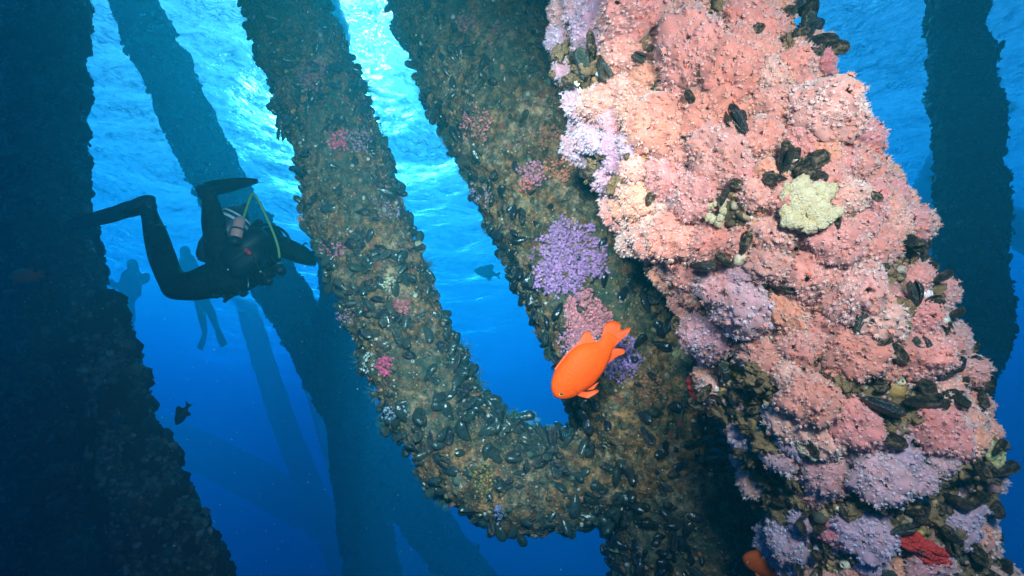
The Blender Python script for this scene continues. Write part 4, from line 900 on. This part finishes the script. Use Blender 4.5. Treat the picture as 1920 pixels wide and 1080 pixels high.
capsules([[(440, 478, 2.50, 26), (462, 462, 2.50, 26), (480, 450, 2.52, 24)], [(450, 498, 2.52, 28), (475, 482, 2.52, 24)], [(478, 430, 2.55, 12), (486, 418, 2.56, 9)]], M_rub, 'buoyancy_vest', dv, .010)
pipe([(456, 410, 2.5), (464, 385, 2.48), (474, 363, 2.47), (486, 378, 2.47), (500, 408, 2.46), (514, 440, 2.45), (522, 466, 2.45), (524, 484, 2.46)], 2.2, M_yel, 'yellow_hose', dv)
pipe([(480, 424, 2.5), (500, 421, 2.48), (522, 427, 2.46), (538, 440, 2.46), (544, 456, 2.47)], 2.6, M_rub, 'black_hose', dv)
pipe([(566, 462, 2.5), (572, 456, 2.49), (576, 457, 2.49)], 1.4, M_rub, 'snorkel_clip', dv, 10)
turned([(0, 4), (.1, 9), (.5, 11), (.9, 9), (1, 4)], (520, 500, 2.44), (530, 512, 2.42), M_rub, 'regulator', dv)
pipe([(506, 476, 2.50), (514, 488, 2.46), (522, 500, 2.44)], 2.4, M_rub, 'black_hose', dv, 16); pipe([(512, 500, 2.46), (521, 494, 2.44), (532, 492, 2.46)], 1.2, M_met, 'hose_fitting', dv, 12)
pipe([(460, 468, 2.43), (467, 474, 2.425), (469, 476, 2.43)], 3.6, M_red, 'red_tab', dv, 8)
for (a_, b_, c_) in (((418, 553, 2.5), (424, 560, 2.5), (432, 556, 2.5)), ((420, 566, 2.5), (426, 560, 2.5), (436, 554, 2.5)), ((448, 548, 2.5), (456, 554, 2.5), (464, 548, 2.5)), ((400, 550, 2.5), (406, 557, 2.5), (412, 552, 2.5))):
    pipe([a_, b_, c_], 3.4, M_rub, 'dangling_clip', dv, 12)
pipe([(465, 522, 2.52), (466, 532, 2.51), (465, 540, 2.51)], 1.3, M_met, 'metal_ring', dv, 8)
for i, (x, y) in enumerate(((427, 505), (488, 509))): turned([(0, .3), (0, 1.4), (1, 1.4), (1, .3)], (x, y, 2.44), (x + .5, y + .5, 2.43), M_wh, 'valve_cap', dv, 10)
capsules([[(509, 446, 2.64, 21.5), (513, 450, 2.66, 20)]], M_neo, 'hood', dv, .008, 3)
pipe([(518, 434, 2.58), (527, 446, 2.56), (528, 460, 2.56)], 2.0, M_rub, 'mask_strap', dv, 12)
turned([(0, .5), (0, 7), (.2, 8.5), (.8, 8.5), (1, 6)], (500, 522, 2.44), (508, 532, 2.44), M_rub, 'pressure_gauge', dv, 16)
pipe([(470, 470, 2.45), (484, 500, 2.44), (500, 520, 2.44)], 1.8, M_rub, 'gauge_hose', dv, 16)
pipe([(428, 494, 2.455), (452, 476, 2.445), (474, 458, 2.45)], 2.6, plain('webbing', (.05, .055, .06), .7), 'harness_strap', dv, 16)
pipe([(452, 522, 2.50), (440, 500, 2.475), (430, 476, 2.46)], 2.2, plain('webbing', (.05, .055, .06), .7), 'harness_strap', dv, 16)
pipe([(288, 424, 2.45), (300, 422, 2.44), (312, 426, 2.45)], 1.6, plain('webbing', (.05, .055, .06), .7), 'knife_strap', dv, 10)
def far_diver(label, body, fins, tank_):
    th_ = thing('diver', label, 'person', at(*body[0][0][:3])); capsules(body, M_neo, 'wetsuit_body', th_, .02, 4)
    for f_ in fins: blade(f_, M_rub, 'swim_fin', th_, th_px=1.0)
    turned([(0, .3), (0, 5), (.08, 6.5), (.8, 6.5), (.9, 4), (1, 2)], *tank_, M_tank, 'air_tank', th_, 16); return th_
D6 = 12.5
far_diver('faint diver hanging upright behind the black diver with legs and fins dangling', [[(347, 470, D6, 9), (348, 478, D6, 9)], [(352, 490, D6, 14), (362, 515, D6, 15), (372, 540, D6, 13), (378, 556, D6, 12)], [(372, 560, D6, 8), (378, 590, D6, 7), (384, 622, D6, 5)], [(382, 560, D6, 8), (396, 588, D6, 7.5), (406, 615, D6, 5)], [(346, 492, D6, 5), (338, 512, D6, 5), (346, 528, D6, 4)]],
          [[(385, 622, D6, 4), (380, 640, D6, 7), (374, 655, D6, 8)], [(406, 612, D6, 5), (413, 632, D6, 9), (421, 649, D6, 10)]], ((366, 530, D6 - .1), (356, 488, D6 - .1)))
far_diver('faint diver seen as a pale blue shape above the top of the lumpy brace', [[(248, 495, D6, 9), (250, 505, D6, 9)], [(247, 520, D6, 17), (244, 540, D6, 18), (236, 565, D6, 14)], [(256, 526, D6, 9), (268, 524, D6, 9), (274, 518, D6, 7)], [(236, 530, D6, 6), (218, 536, D6, 6), (206, 528, D6, 6)], [(236, 565, D6, 9), (225, 600, D6, 7)], [(242, 565, D6, 9), (246, 600, D6, 7)]],
          [[(225, 598, D6, 4), (222, 620, D6, 8)], [(246, 598, D6, 4), (248, 620, D6, 8)]], ((258, 556, D6 - .2), (254, 515, D6 - .2)))

# ------------------------------------------------------------------ small things: bubbles, drifting specks, fishing line
m, t, p, o = mat('air_bubble', 0.08, 0.8); p.inputs['Base Color'].default_value = (.75, .9, 1, 1); M_bub = m
def balls(name, pts, m_, **pr):
    mb = MB(); base = np.array([(1, 0, 0), (-1, 0, 0), (0, 1, 0), (0, -1, 0), (0, 0, 1), (0, 0, -1)], float); F = [(0, 2, 4), (2, 1, 4), (1, 3, 4), (3, 0, 4), (2, 0, 5), (1, 2, 5), (3, 1, 5), (0, 3, 5)]
    F = np.array(F); 
    for c_, r_ in pts:
        V = base; Fs = F
        mb.add(V * r_ + c_, Fs)
    return ob(name, mb.build(name, m_), **pr)
r_ = np.random.default_rng(3)
balls('bubble_plume', [(at(222 + r_.normal(0, 9), r_.uniform(260, 520), 12.3 + r_.normal(0, .1)), r_.uniform(.006, .02)) for _ in range(260)], M_bub, kind='stuff', label='faint rising bubbles above the far diver')
mb = MB(); D_, F_ = dome(10, 14); D2 = np.vstack([D_, D_ * (1, 1, -1)])
bt = thing('bubble_cluster', 'loose cluster of pale round bubbles in the notch where the two pilings join', 'bubbles', at(990, 785, 3.4))
def ball_mesh(r0):
    th = np.linspace(0, math.pi, 9); a = np.linspace(0, 2 * np.pi, 14, endpoint=False)
    return mesh('bubble', np.stack([np.sin(th)[:, None] * np.cos(a), np.sin(th)[:, None] * np.sin(a), np.cos(th)[:, None] * np.ones(14)], -1).reshape(-1, 3), grid_faces(9, 14), M_bub)
BM = ball_mesh(1)
for x, y, s in ((998, 778, 10), (985, 786, 9), (1008, 788, 7), (978, 780, 6), (994, 794, 8), (1004, 799, 5), (972, 790, 4)):
    ob('bubble', BM, bt, Matrix.Translation(Vector(at(x, y, 3.4 + r_.normal(0, .02)))) @ Matrix.Diagonal((s / FPX * 3.4,) * 2 + (s / FPX * 2.6, 1)))
M_speck = plain('drifting_speck', (.75, .8, .75), .8, .2)
balls('drifting_specks', [(at(r_.uniform(-100, 2020), r_.uniform(-80, 1160), dd), r_.uniform(.0006, .0012) * dd) for dd in r_.uniform(1.1, 6, 1000)], M_speck, kind='stuff', label='plankton specks drifting in the water')
ln = pipe([(1189, 352, .98), (1200, 378, 1.04), (1212, 405, 1.12), (1219, 420, 1.20)], .55, plain('nylon_line', (.6, .6, .45), .4, .4), 'fishing_line', None, 16, 6)
ln['label'] = 'thin stray fishing line hanging in the dark gap beside the pink piling'; ln['category'] = 'line'
